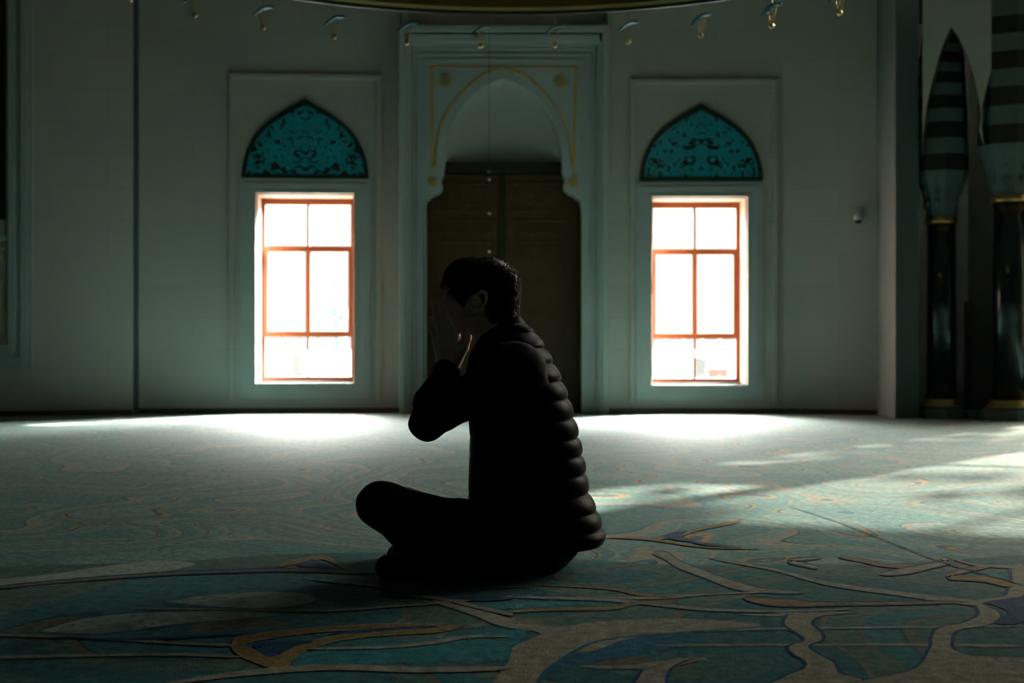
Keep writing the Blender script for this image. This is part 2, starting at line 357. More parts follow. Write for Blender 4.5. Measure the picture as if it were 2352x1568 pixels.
big = [(1000, 1378), (1110, 1400), (1155, 1416), (1266, 1440), (1378, 1428), (1544, 1421), (1722, 1430), (1728, 1440), (1544, 1453), (1433, 1462), (1350, 1478), (1276, 1520), (1238, 1553), (1215, 1590), (1125, 1590), (1167, 1520), (1182, 1484), (1240, 1455), (1150, 1438), (1090, 1414), (1000, 1384)]
blob([(a+(10 if 1200 < a < 1700 and b > 1450 else 0), b+2) for a, b in big], BL); blob(big, BE)
band([(1478, 1540), (1455, 1590)], [(1590, 1512), (1545, 1530), (1528, 1556), (1522, 1590)], 8)
blob([(2262, 1384), (2352, 1372), (2400, 1400), (2352, 1430), (2290, 1432), (2312, 1405)], NA)
ribbon([(1500, 1270, 6), (1530, 1277, 9), (1560, 1297, 9), (1626, 1322, 9), (1690, 1345, 10), (1760, 1357, 5), (1850, 1362, 2)], BE, BL, 5)
ribbon([(1626, 1282, 2), (1776, 1308, 3), (1900, 1340, 5), (2076, 1365, 6), (2200, 1380, 8), (2250, 1386, 9)], BE, BL, 3)
ribbon([(1300, 1372, 2), (1500, 1374, 4), (1620, 1366, 3), (1760, 1360, 2)], BE)
ribbon([(1180, 1372, 3), (1400, 1378, 4), (1600, 1398, 4), (1760, 1404, 3), (1950, 1400, 2)], BE, BL, 3)
ribbon([(1706, 1374, 3), (1760, 1382, 9), (1830, 1386, 9), (1900, 1388, 4), (2230, 1383, 3)], GO, NA, 5)
ribbon([(1150, 1408, 3), (1250, 1400, 4), (1400, 1397, 5), (1460, 1386, 4), (1560, 1384, 3)], GO, BL, 3)
ribbon([(1230, 1344, 2), (1390, 1352, 3), (1470, 1366, 4), (1560, 1374, 3)], GO)
ribbon([(1890, 1281, 2), (1830, 1286, 3), (1815, 1290, 4), (1850, 1298, 4), (1880, 1305, 3)], BE, NA, 5)
ribbon([(1925, 1280, 2), (1980, 1288, 4), (2030, 1298, 5), (2120, 1302, 4)], GO, BL, 3)
ribbon([(2020, 1320, 3), (2080, 1312, 8), (2130, 1302, 7), (2180, 1290, 5), (2160, 1283, 3)], BE, NA, 5)
ribbon([(2280, 1300, 3), (2210, 1312, 6), (2180, 1326, 5), (2260, 1330, 8), (2330, 1345, 10)], GO, NA, 4)
ribbon([(2352, 1302, 5), (2250, 1300, 3), (2190, 1285, 2)], BE)
# left half: brown teardrop scroll with navy heart
ribbon([(1066, 1440, 5), (960, 1437, 5), (850, 1440, 6), (740, 1447, 6), (640, 1457, 8), (560, 1470, 12), (545, 1488, 14), (590, 1510, 16), (640, 1522, 18), (668, 1505, 14), (700, 1487, 10), (780, 1466, 7), (900, 1454, 6), (1010, 1448, 6), (1066, 1440, 5)], GO, BE, 3)
blob([(582, 1480), (640, 1474), (720, 1474), (672, 1488), (640, 1505), (615, 1509), (592, 1496)], NA)
blob([(752, 1459), (800, 1450), (890, 1443), (990, 1438), (996, 1443), (900, 1449), (820, 1456)], NA)
ribbon([(636, 1303, 3), (680, 1291, 5), (735, 1281, 5), (768, 1292, 4), (795, 1313, 2), (740, 1309, 2), (680, 1307, 3)], GO, BE, 2)
blob([(680, 1299), (720, 1286), (742, 1297), (772, 1305), (700, 1303)], NA)
blob([(700, 1309), (760, 1311), (772, 1315), (720, 1313)], NA)
ribbon([(-40, 1354, 2), (160, 1335, 2), (360, 1320, 2), (560, 1312, 2), (690, 1310, 2), (860, 1317, 2)], GO, NA, 6)
ribbon([(-20, 1460, 4), (200, 1466, 4), (400, 1478, 4), (540, 1484, 4)], BE)
ribbon([(120, 1464, 2), (300, 1470, 4), (440, 1464, 3), (600, 1455, 2)], NA)
ribbon([(-20, 1512, 5), (200, 1507, 4), (400, 1505, 4), (560, 1510, 4)], BE)
ribbon([(380, 1572, 5), (560, 1548, 8), (760, 1534, 9), (960, 1540, 8), (1180, 1536, 7)], BE)
ribbon([(690, 1492, 3), (880, 1488, 4), (1000, 1476, 6), (1080, 1464, 4), (1180, 1464, 2)], BE)
ribbon([(700, 1330, 2), (840, 1345, 3), (980, 1358, 3), (1100, 1353, 2), (1240, 1346, 1)], BE)
ribbon([(900, 1368, 2), (1010, 1376, 4), (1110, 1398, 5), (1180, 1414, 5)], BE, BL, 2)
ribbon([(960, 1392, 2), (1060, 1380, 4), (1180, 1371, 3)], BE)
blob([(1040, 1376), (1110, 1369), (1180, 1376), (1110, 1382)], NA)
ribbon([(300, 1398, 2), (560, 1402, 2), (760, 1404, 3), (900, 1394, 3), (1000, 1388, 2)], BE)
ribbon([(1490, 1240, 5), (1560, 1230, 5), (1610, 1216, 4), (1690, 1200, 4), (1700, 1192, 2)], GO)
blob([(1515, 1233), (1545, 1224), (1580, 1221), (1566, 1232), (1600, 1244), (1560, 1243)], NA)
ribbon([(1590, 1246, 3), (1640, 1253, 4), (1705, 1259, 2)], NA)
ribbon([(1390, 1236, 1), (1490, 1240, 3), (1620, 1258, 2), (1760, 1262, 1)], GO)
# seam between two carpet widths
sm = [(1810, 1163, .7), (1920, 1198, .8), (2090, 1264, 1), (2180, 1297, 1.2), (2360, 1348, 1.4)]
ribbon(sm, NA)
floor = fb.build('floor', cm); tag(floor, kind='structure')

# ------------------------------------------------------------------ the far wall, in facets
ZT = 8.0
LA = px_pt(305, 12.3); LA0 = (LA[0]-3.9, LA[1]-.92)
A = Facet(LA0, LA)
B = Facet(px_pt(317, 12.46), px_pt(919, 12.62))
C = Facet(px_pt(1396, 12.47), px_pt(1800, 12.45))
D = Facet(px_pt(1800, 12.45), px_pt(2058, 12.22))
E = Facet(px_pt(2055, 12.02), px_pt(2119, 11.97))
G = Facet(px_pt(2119, 11.55), (8.6, 9.35))
DEP = .38
def struct(o): return tag(o, kind='structure')
def wall(fc, name, holes=(), u0=0, u1=None, m='plaster', th=DEP+.12, zt=ZT):
    mb = MB(); mb.slab([rect(u0, 0, fc.len if u1 is None else u1, zt)]+list(holes), 0, th)
    return fc.place(struct(mb.build(name, M[m])))
def opening(fc, l, t, r, b):
    u0, z1 = fc.uz(l, t); u1, z1b = fc.uz(r, t); _, z0 = fc.uz((l+r)/2, b); z1 = fc.uz((l+r)/2, t)[1]
    return u0, z0, u1, z1
wB = opening(B, 588, 444, 814, 879)
wC = opening(C, 1496, 452, 1716, 883)
wall(A, 'wall_back'); 
wall(B, 'wall_back', [rect(*wB)])
wall(C, 'wall_back', [rect(*wC)])
wall(D, 'wall_back', th=.30)
# return closing the left corner step, coloured dark to stand in for its shadow

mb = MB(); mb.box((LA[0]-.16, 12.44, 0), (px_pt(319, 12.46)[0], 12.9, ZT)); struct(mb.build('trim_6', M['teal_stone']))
# ---- windows
def make_window(n, fc, op, side):
    u0, z0, u1, z1 = op; W_ = u1-u0; Hh = z1-z0
    root = fc.place(empty('window_%d' % n)); struct(root)
    # marble surround on the wall face, stepped
    sr = MB(); a, b_ = .125, .10
    for k, (o_, d_) in enumerate(((.135, .020), (.095, .032), (.05, .022), (.02, .03))):
        i_ = (.095, .05, .02, 0)[k]
        sr.slab([rect(u0-o_, z0-o_, u1+o_, z1+o_*.95), rect(u0-i_, z0-i_, u1+i_, z1+i_)], -d_, 0)
    sr.build('window_surround', M['marble'], root)
    rv = MB(); t = .012
    rv.box((u0, .02, z0), (u0+t, DEP+.12, z1)); rv.box((u1-t, .02, z0), (u1, DEP+.12, z1))
    rv.box((u0+t, .02, z1-t), (u1-t, DEP+.12, z1)); 
    sl = MB(); sl.box((u0+t, .02, z0), (u1-t, DEP+.12, z0+t)); sl.build('sill', M['sill'], root)
    rv.build('reveal', M['reveal'], root)
    fy0, fy1 = DEP-.03, DEP+.05
    fr = MB(); f = .035; U0, U1, Z0, Z1 = u0+t, u1-t, z0+t, z1-t
    fr.slab([rect(U0, Z0, U1, Z1), rect(U0+f, Z0+f, U1-f, Z1-f*1.6)], fy0, fy1)
    fr.build('window_frame', M['orange_wood'], root, bevel=.003)
    zr1, zr2 = Z0+Hh*.247, Z0+Hh*.718; cu = (U0+U1)/2
    br = MB()
    br.box((U0+f, fy0+.005, zr1-.018), (U1-f, fy1-.01, zr1+.018)); br.box((U0+f, fy0+.005, zr2-.018), (U1-f, fy1-.01, zr2+.018))
    br.build('transom', M['orange_wood'], root)
    mu = MB()
    mu.box((cu-.011, fy0+.005, Z0+f), (cu+.011, fy1-.01, zr1-.018)); mu.box((cu-.011, fy0+.005, zr2+.018), (cu+.011, fy1-.01, Z1-f))
    mu.build('mullion', M['orange_wood'], root)
    for a0, a1 in ((U0+f, cu), (cu, U1-f)):
        s_ = MB(); s_.slab([rect(a0, zr1+.018, a1, zr2-.018), rect(a0+.024, zr1+.035, a1-.024, zr2-.035)], fy0-.005, fy1-.02)
        s_.build('sash', M['orange_wood'], root, bevel=.003)
    # round-shouldered corners where panes meet the bars
    for (a0, a1) in ((U0+f, cu), (cu, U1-f)):
        for (b0, b1) in ((Z0+f, zr1-.018), (zr1+.035, zr2-.035), (zr2+.018, Z1-f*1.6)):
            e_ = .024 if b0 > zr1 and b1 < zr2 else 0
            p_ = MB(); p_.box((a0+e_, (fy0+fy1)/2, b0), (a1-e_, (fy0+fy1)/2+.004, b1)); p_.build('pane', M['glass'], root)
    g = MB(); gy = DEP+.11; st = .163
    xs = [cu+(k+.5)*st for k in range(-3, 3)]; zs = [Z1-.03-.5*st-k*st for k in range(int(Hh/st)+1)]
    xs = [x for x in xs if U0 < x < U1]; zs = [z for z in zs if Z0 < z < Z1]
    for x in xs: g.tube([(x, gy, Z0), (x, gy, Z1)], .002, 6)
    for z in zs: g.tube([(U0, gy, z), (U1, gy, z)], .002, 6)
    for x in xs:
        for z in zs: g.lathe([(.001, -.017), (.013, -.011), (.018, 0), (.013, .011), (.001, .017)], (x, gy, z), 8)
    g.build('grille', M['iron'], root)
    c = fc.world((u0+u1)/2, DEP+.16, (z0+z1)/2)
    portal(c, W_, Hh, tuple(-fc.n))
    return root
make_window(1, B, wB, -1); make_window(2, C, wC, 1)

mb = MB(); mb.box((px_pt(922, 12.62)[0], 12.62, 3.395), (px_pt(1393, 12.6)[0], 13.1, ZT)); struct(mb.build('wall_back', M['plaster']))
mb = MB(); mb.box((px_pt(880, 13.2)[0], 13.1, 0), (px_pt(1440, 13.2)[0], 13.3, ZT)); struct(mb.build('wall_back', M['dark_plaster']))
# ---- shallow relief panels round the windows
def relief(fc, l, t, r, n):
    u0, z1 = fc.uz(l, t); u1 = fc.uz(r, t)[0]; mb = MB()
    mb.slab([[(u0, .1), (u0+.045, .1), (u0+.045, z1-.045), (u1-.045, z1-.045), (u1-.045, .1), (u1, .1), (u1, z1), (u0, z1)]], -.03, 0)
    o = fc.place(struct(mb.build('trim_%d' % n, M['plaster'], bevel=.006)))
relief(B, 527, 168, 876, 1); relief(C, 1447, 182, 1786, 2)

# ---- pointed tile panels above the windows
def lunette(fc, l, r, yb, ya, m, label):
    u0, z0 = fc.uz(l, yb); u1, _ = fc.uz(r, yb); za = fc.uz((l+r)/2, ya)[1]; c = (u0+u1)/2
    root = empty('tile_lunette'); root.location = fc.world(c, 0, z0); root.rotation_euler = (0, 0, fc.ang)
    hw = (u1-u0)/2; h = za-z0; prof = [(-1, 0), (-.995, .10), (-.965, .23), (-.91, .36), (-.83, .49), (-.72, .61), (-.60, .70), (-.46, .785), (-.3, .865), (-.15, .93), (0, 1)]
    out = [(x*hw, y*h) for x, y in prof]; out = out+[(-x, y) for x, y in out[-2::-1]]
    q = 34/262.; k1 = 1-.036/hw*1.15
    inn = [(x*k1, .03+y*(h-.036*2.3)/h) for x, y in out]
    b1 = MB(); b1.slab([out, inn], -.02, 0); tagb = b1.build('tile_border', M['tile_border'], root)
    b2 = MB(); b2.slab([inn], -.012, 0); b2.build('tile_panel', m, root)
    tag(root, label, 'tile panel', 'pointed tile panels above the windows')
lunette(B, 555, 847, 408, 227, M['tile'], 'turquoise pointed tile panel with symmetrical scrolls above the left window')
lunette(C, 1469, 1752, 415, 239, M['tile2'], 'turquoise pointed tile panel with faint vines above the right window')

# ---- skirting
def skirting(fc, n, u0=0, u1=None, h=.045):
    mb = MB(); mb.box((u0, -.02, 0), (fc.len if u1 is None else u1, 0, h)); fc.place(struct(mb.build('baseboard_%s' % n, M['skirting'], bevel=.004)))
skirting(A, 'left'); skirting(B, 'back'); skirting(C, 'back'); skirting(D, 'right'); 

# ------------------------------------------------------------------ portal with the wooden door
YP = 12.50
def pz(py, Y=YP): return H+(784-py)/F*Y
def pxx(px, Y=YP): return (px-1176)/F*Y
por = empty('stone_portal', (0, YP, 0)); tag(por, 'blue-grey marble portal with a pointed niche around the wooden door', 'portal')
def U(lst): return [(pxx(a), pz(b)) for a, b in lst]
# opening outline: pointed niche, bracket bumps, shoulders, straight jambs
arc = [(1020, 372), (1022, 340), (1029, 305), (1042, 272), (1062, 240), (1086, 215), (1112, 196), (1136, 184), (1155, 178)]
arcR = [(2*1156-x, y) for x, y in arc[-2::-1]]
leftlow = [(971, 960), (971, 500), (973, 476), (977, 458), (990, 447), (1004, 440), (1013, 432), (1014, 420), (1010, 410), (1016, 400), (1018, 385)]
rightlow = [(2*1155-x, y) for x, y in leftlow[::-1]]
opn = U(leftlow+arc+arcR+rightlow); opn[0] = (opn[0][0], 0); opn[-1] = (opn[-1][0], 0)
# the marble slab is a closed outline that walks round the opening
slab = U([(940, 960)])+U([(940, 100), (1375, 100), (1375, 960)]); slab = [(x, (0 if i in (0, 3) else z)) for i, (x, z) in enumerate(slab)]
mb = MB(); mb.slab([[slab[0], slab[1], slab[2], slab[3]]+opn[::-1]], 0.03, .30); mb.build('spandrel_slab', M['marble'], por)
def gate(mb, l, t, r, th_px, y0, y1):
    l_, r_, t_, k = pxx(l), pxx(r), pz(t), th_px/261.
    mb.slab([[(l_, 0), (l_+k, 0), (l_+k, t_-k), (r_-k, t_-k), (r_-k, 0), (r_, 0), (r_, t_), (l_, t_)]], y0, y1)
mb = MB(); gate(mb, 918, 62, 1397, 14, -.07, .35); gate(mb, 926, 68, 1389, 14, -.045, .30); gate(mb, 938, 98, 1377, 8, -.012, .05)
mb.box((pxx(932), -.045, pz(98)), (pxx(1383), .3, pz(76)))
mb.build('outer_moulding', M['marble'], por, bevel=.004)
mb = MB(); gate(mb, 948, 108, 1367, 5, .01, .05); gate(mb, 958, 122, 1357, 3, .018, .05); gate(mb, 976, 134, 1339, 3, .02, .04); mb.build('inner_moulding', M['marble'], por)
# niche: a half-round hollow above the door
nb = MB(); inner = U(arc+arcR); n_ = len(inner); rows = 8; c0 = (pxx(1155), pz(372)); vs = []
for k in range(rows+1):
    a = k/rows*math.pi/2; s_ = math.cos(a); d = .3+.12*math.sin(a)
    vs += [(c0[0]+(u-c0[0])*(s_*.999 if k else 1), d, c0[1]+(z-c0[1])*(s_*.999 if k else 1)) for u, z in inner]
nb.add(vs, [(k*n_+i, k*n_+i+1, (k+1)*n_+i+1, (k+1)*n_+i) for k in range(rows) for i in range(n_-1)])
nb.build('niche', M['niche'], por, smooth=True)
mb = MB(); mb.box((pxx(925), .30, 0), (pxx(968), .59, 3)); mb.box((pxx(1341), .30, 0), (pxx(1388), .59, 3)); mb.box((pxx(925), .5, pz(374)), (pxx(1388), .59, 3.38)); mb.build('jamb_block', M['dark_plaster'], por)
# painted gold lines and rosettes
def gline(pts, w, name='gold_line', dy=0):
    m_ = MB(); q = [Vector((pxx(a), 0, pz(b))) for a, b in pts]; vs = []
    for i, p in enumerate(q):
        t = (q[min(i+1, len(q)-1)]-q[max(i-1, 0)]).normalized(); nn = Vector((-t.z, 0, t.x))*w/261./2
        vs += [p+nn+Vector((0, .024-dy, 0)), p-nn+Vector((0, .024-dy, 0)), p-nn+Vector((0, .032, 0)), p+nn+Vector((0, .032, 0))]
    fs = []
    for i in range(len(q)-1):
        for j in range(4): fs.append((4*i+j, 4*i+(j+1) % 4, 4*i+4+(j+1) % 4, 4*i+4+j))
    fs += [(3, 2, 1, 0), tuple(4*len(q)-4+j for j in range(4))]
    m_.add(vs, fs); return m_.build(name, M['gold_paint'], por)
gline([(989, 152), (1326, 154)], 4); gline([(992, 152), (993, 385)], 6); gline([(1323, 154), (1319, 385)], 6)
ga = crm([(999, 380), (1001, 345), (1008, 305), (1022, 268), (1044, 232), (1072, 200), (1104, 174), (1132, 160), (1156, 152)], 4)
gline(ga+[(2*1156-a, b) for a, b in ga[-2::-1]], 4.5, dy=.0015)
for a, b, r_ in ((1025, 184, 17), (1290, 186, 17), (994, 416, 14), (1318, 418, 14)):
    m_ = MB(); c_ = (pxx(a), pz(b)); rr = r_/261.
    petals = [(c_[0]+rr*(.78+.22*math.cos(8*t))*math.cos(t), c_[1]+rr*(.78+.22*math.cos(8*t))*math.sin(t)) for t in [2*math.pi*i/64 for i in range(64)]]
    ring = [(c_[0]+rr*.5*math.cos(t), c_[1]+rr*.5*math.sin(t)) for t in [2*math.pi*i/24 for i in range(24)]]
    m_.slab([petals, ring], .018, .032); core = [(c_[0]+rr*.3*math.cos(t), c_[1]+rr*.3*math.sin(t)) for t in [2*math.pi*i/16 for i in range(16)]]
    m_.slab([core], .018, .032); m_.build('rosette', M['gold_paint'], por)
# the door
YD = YP+.42
door = empty('door_1', (0, YD, 0)); struct(door)
def dx(px): return pxx(px, YD)
def dz(py): return pz(py, YD)
mb = MB(); mb.box((dx(960), -.12, dz(398)), (dx(1350), .12, dz(376))); mb.build('door_lintel', M['wood_dark'], door)
mb = MB(); mb.box((dx(955), -.02, 0), (dx(985), .1, dz(398))); mb.box((dx(1328), -.02, 0), (dx(1356), .1, dz(398))); mb.build('door_frame', M['wood'], door)
for a0, a1 in ((986, 1154), (1157, 1327)):
    m_ = MB(); x0, x1, top = dx(a0), dx(a1), dz(400); m_.box((x0, .02, 0.01), (x1, .06, top))
    leaf = m_.build('door_leaf', M['wood'], door, bevel=.004)
    hh = top
    for p0, p1 in ((.05, .27), (.30, .36), (.39, .72), (.75, .81), (.84, .965)):
        m_ = MB(); inset_frame(m_, x0+.07, hh*p0, x1-.07, hh*p1, .022, .002, .02)
        w_ = x1-x0-.20; nx = 4; 
        for i in range(nx):
            for j in range(max(1, round((p1-p0)*hh/(w_/nx)))):
                cx = x0+.1+w_*(i+.5)/nx; cz = hh*p0+.03+((p1-p0)*hh-.06)*(j+.5)/max(1, round((p1-p0)*hh/(w_/nx))); q = w_/nx*.42
                m_.slab([[(cx-q, cz), (cx, cz-q), (cx+q, cz), (cx, cz+q)], [(cx-q*.6, cz), (cx, cz-q*.6), (cx+q*.6, cz), (cx, cz+q*.6)]], .008, .02)
        m_.build('carved_panel', M['wood'], leaf)
m_ = MB(); m_.box((dx(1147), -.01, .01), (dx(1162), .02, dz(400))); m_.build('meeting_stile', M['wood_dark'], door)
# a slim rod of pale knobs hanging before the door
hc = empty('hanging_cord', (pxx(1124, 12.2), 12.2, 0)); tag(hc, 'thin pale cord with small glass beads hanging in front of the wooden door', 'cord')
m_ = MB(); m_.tube([(0, 0, pz(600, 12.2)), (0, 0, ZT+.5)], .0025, 6); m_.build('cord', M['iron'], hc)
for py, r_ in ((392, .021), (412, .013), (490, .013), (578, .013)):
    m_ = MB(); m_.lathe([(.001, -r_), (r_*.7, -r_*.7), (r_, 0), (r_*.7, r_*.7), (.001, r_)], (0, 0, pz(py, 12.2)), 12); m_.build('bead', M['white_paint'] if r_ > .02 else M['white_plastic'], hc, smooth=True)

# ------------------------------------------------------------------ framed wall panel at the left edge
pan = A.place(empty('framed_wall_panel')); tag(pan, 'tall stone frame with black glass and gold ornament at the left edge', 'wall panel')
uR, zB = A.uz(75, 845); uL = uR-1.5; zT2 = ZT-1
mb = MB()
for k, (o_, d_) in enumerate(((0, .03), (.04, .05), (.10, .03), (.14, .045))):
    nx_ = (.04, .10, .14, .2)[k]
    mb.slab([rect(uL+o_, zB+o_, uR-o_, zT2-o_), rect(uL+nx_, zB+nx_, uR-nx_, zT2-nx_)], -d_, 0)
mb.build('stone_frame', M['pale_stone'], pan, bevel=.004)
ug, zg = A.uz(13, 505); z2 = A.uz(5, 545)[1]; z3 = A.uz(5, 795)[1]
mb = MB(); mb.box((uL+.2, -.012, zg), (ug, 0, zT2-.2)); mb.build('glass_panel', M['black_stone'], pan)
mb = MB(); mb.box((uL+.2, -.035, z2-.03), (uR-.2, 0, z2+.012)); mb.box((uL+.2, -.02, z2+.012), (uR-.2, 0, z2+.04)); mb.build('crossbar', M['pale_stone'], pan)
uo = A.uz(12, 600)[0]
for py in (592, 650, 710, 768):
    m_ = MB(); z_ = A.uz(6, py)[1]
    q = [(uo, -.006, z_+.09), (uo-.09, -.006, z_+.05), (uo-.01, -.006, z_-.0), (uo-.1, -.006, z_-.05), (uo-.2, -.006, z_-.01), (uo-.3, -.006, z_+.05)]
    m_.tube([tuple(v) for v in crm(q, 4)], .008, 6); m_.build('gold_ornament', M['gold_paint'], pan)

# ------------------------------------------------------------------ security camera on facet D
u_, z_ = D.uz(1971, 495)
sc_ = empty('security_camera'); sc_.location = D.world(u_, 0, z_); sc_.rotation_euler = (0, 0, D.ang)
tag(sc_, 'small white dome security camera on the wall right of the windows', 'camera')
m_ = MB(); m_.box((-.025, -.03, -.03), (.025, 0, .04)); m_.tube([(0, -.02, .0), (0, -.07, .01), (0, -.09, -.0)], .012, 8); m_.lathe([(.012, .02), (.032, .005), (.036, -.03), (.034, -.035)], (0, -.09, -.01), 20); m_.build('housing', M['white_plastic'], sc_, smooth=False)
m_ = MB(); m_.lathe([(.033, 0), (.030, -.015), (.018, -.028), (.002, -.033)], (0, -.09, -.045), 20); m_.build('dome', M['black_plastic'], sc_, smooth=True)

# ------------------------------------------------------------------ arcade at the right
def striped(mb_, loop, y0, y1):
    """arch soffit lining made of alternating dark and pale blocks"""
    n = len(loop); 
    for i in range(n-1):
        a, b = loop[i], loop[i+1]; mi = i % 2
        c = (.0, .0); 
        mb_.add([(a[0], y0, a[1]), (b[0], y0, b[1]), (b[0], y1, b[1]), (a[0], y1, a[1])], [(0, 1, 2, 3)], mi)
def g_at(px, py): return G.uz(px, py)
def outline(pts): return [g_at(a, b) for a, b in pts]
archL = [(2119, 352), (2121, 300), (2128, 245), (2140, 190), (2155, 135), (2170, 92), (2185, 60), (2203, 88), (2222, 128), (2238, 180), (2250, 240), (2256, 300)]
aL = outline(archL)
rightA = [(2246, 360), (2249, 300), (2256, 245), (2268, 190), (2284, 135), (2304, 80), (2328, 25), (2352, -25)]
aR = outline([(2258, 330)]+rightA[1:]); apex = (aR[-1][0]+.30, aR[-1][1]+.30)
full = aR+[apex]+[(2*apex[0]-u, z) for u, z in aR[::-1]]; uEnd = full[-1][0]
hole1 = [(aL[0][0], 0)]+aL+[(aL[-1][0], 0)]
hole2 = [(full[0][0]+.012, 0)]+[(full[0][0]+.012, full[0][1])]+full[1:]+[(uEnd, 0)]
hz = pz(60, 11.2)
um = (aL[-1][0]+full[0][0]+.012)/2
wing = MB()
poly = [(0, ZT), (G.len, ZT), (G.len, 0), (uEnd, 0)]+full[::-1]+[(um, full[0][1])]+aL[::-1]+[(0.0, aL[0][1])]
# tall side window beyond the arcade arch
uw0 = uEnd+.25; hole_w = rect(uw0, 1.1, G.len-.25, 4.8); hole_c = rect(1.32, 3.8, uw0-.05, 5.0)
wing.slab([poly, hole_w, hole_c], 0, .30)
G.place(struct(wing.build('wall_right', M['plaster'])))
def fine(loop, k=1):
    out = []
    for i in range(len(loop)-1):
        for j in range(k): t = j/k; out.append((loop[i][0]*(1-t)+loop[i+1][0]*t, loop[i][1]*(1-t)+loop[i+1][1]*t))
    return out+[loop[-1]]
arc1 = MB()
def lining(loop, c, th):
    m_ = MB(); L = fine(loop, 1)
    for i in range(len(L)-1):
        a, b = L[i], L[i+1]
        def off(p): 
            v = Vector((c[0]-p[0], c[1]-p[1])).normalized()*th; return (p[0]+v.x, p[1]+v.y)
        m_.slab([[a, b, off(b), off(a)]], .012, .55, i % 2)
    return m_
c1 = ((aL[0][0]+aL[-1][0])/2, aL[0][1]-.1)
lo = lining(aL, c1, .015).build('arch_lining', [M['black_stone'], M['pier_stone']]); G.place(lo); lo.name = 'trim_4'; struct(lo)
c2 = (apex[0], full[0][1])
lo = lining(full, c2, .02).build('arch_lining', [M['black_stone'], M['pier_stone']]); G.place(lo); lo.name = 'trim_5'; struct(lo)
# tinted tall window that throws the dappled light
w3 = G.place(empty('window_3')); struct(w3)
u0, z0, u1, z1 = hole_w[0][0], 1.1, hole_w[1][0], 4.8
m_ = MB(); m_.slab([rect(u0, z0, u1, z1), rect(u0+.05, z0+.05, u1-.05, z1-.05)], .1, .2); m_.build('window_frame', M['orange_wood'], w3)
m_ = MB()
for k in (1/3, 2/3): x = u0+(u1-u0)*k; m_.box((x-.02, .12, z0+.05), (x+.02, .18, z1-.05))
m_.box((u0+.05, .125, (z0+z1)/2-.02), (u1-.05, .175, (z0+z1)/2+.02)); m_.build('mullion', M['orange_wood'], w3)
m_ = MB(); m_.box((u0+.05, .148, z0+.05), (u1-.05, .152, z1-.05)); m_.build('pane', M['tinted'], w3)
w4 = G.place(empty('window_4')); struct(w4); q0, q1 = hole_c[0][0], hole_c[1][0]
m_ = MB(); m_.slab([rect(q0, 3.8, q1, 5.0), rect(q0+.04, 3.84, q1-.04, 4.96)], .1, .2); m_.build('window_frame', M['orange_wood'], w4)
m_ = MB(); m_.box((q0+.04, .148, 3.84), (q1-.04, .152, 4.96)); m_.build('pane', M['pale_glass'], w4)
w5 = G.place(empty('window_5')); struct(w5); s0, s1 = 1.05, uEnd+.1
m_ = MB(); m_.slab([rect(s0, 0, s1, 3.62), rect(s0+.05, .05, s1-.05, 3.57)], .62, .70); m_.build('window_frame', M['orange_wood'], w5)
m_ = MB(); m_.box((s0+.05, .655, .05), (s1-.05, .66, 3.57)); m_.build('pane', M['tinted'], w5)
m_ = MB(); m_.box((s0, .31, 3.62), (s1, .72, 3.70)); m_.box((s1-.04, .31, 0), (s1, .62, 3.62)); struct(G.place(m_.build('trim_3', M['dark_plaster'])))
portal(G.world((s0+s1)/2, .75, 1.8), s1-s0, 3.5, tuple(-G.n))
portal(G.world((q0+q1)/2, .36, 4.3), q1-q0, 1.0, tuple(-G.n))
portal(G.world((u0+u1)/2, .36, (z0+z1)/2), u1-u0, z1-z0, tuple(-G.n))

def column(px, Y, sc, y_base, ring_y, cap_y, blk, label, tops):
    """black marble column with gilt rings, flared capital and a striped pier"""
    x = pxx(px, Y); root = empty('marble_column', (x, Y, 0)); tag(root, label, 'column', 'black marble columns of the arcade')
    root.rotation_euler = (0, 0, R(14))
    zr = pz(ring_y, Y); zc = pz(cap_y, Y); r = .118*sc
    m_ = MB(); m_.lathe([(r*1.75, 0), (r*1.75, .05), (r*1.6, .06), (r*1.55, .085), (r*1.35, .10)], n=8); m_.build('pedestal', M['pier_stone'], root)
    m_ = MB(); m_.lathe([(r*1.3, .10), (r*1.38, .112), (r*1.3, .125), (r*1.12, .13), (r*1.2, .145), (r*1.1, .16), (r, .165)], n=24); m_.build('base_ring', M['brass'], root, smooth=True)
    m_ = MB(); m_.lathe([(r*1.0, .165), (r*.98, 1.0), (r*.93, zr-.03)], n=24); m_.build('shaft', M['col_stone'], root, smooth=True)
    m_ = MB(); m_.lathe([(r*.95, zr-.03), (r*1.1, zr-.02), (r*1.12, zr), (r*1.0, zr+.005), (r*1.12, zr+.02), (r*1.0, zr+.03)], n=24); m_.build('neck_ring', M['brass'], root, smooth=True)
    hc_ = zc-zr-.03; m_ = MB()
    m_.lathe([(r*1.0, zr+.03), (r*1.05, zr+.03+hc_*.15), (r*1.2, zr+.03+hc_*.4), (r*1.45, zr+.03+hc_*.65), (r*1.7, zr+.03+hc_*.85), (r*1.78, zc)], n=8)
    for k in range(8):
        a = 2*math.pi*k/8
        for j in range(3):
            t = .3+.25*j; rr = r*(1.08+.55*t*t); zq = zr+.03+hc_*t
            m_.lathe([(.002, -.04), (.018, -.02), (.022, .0), (.015, .03), (.002, .035)], (rr*math.cos(a), rr*math.sin(a), zq), 6)
    m_.build('capital', M['pier_stone'], root)
    z = zc
    for i, (h_, k) in enumerate(tops):
        m_ = MB(); m_.lathe([(r*1.8*k, z), (r*1.8*k, z+h_)], n=4 if blk else 8, sq=None); m_.build('pier_block', M['black_stone'] if i % 2 == 0 else M['pier_stone'], root); z += h_
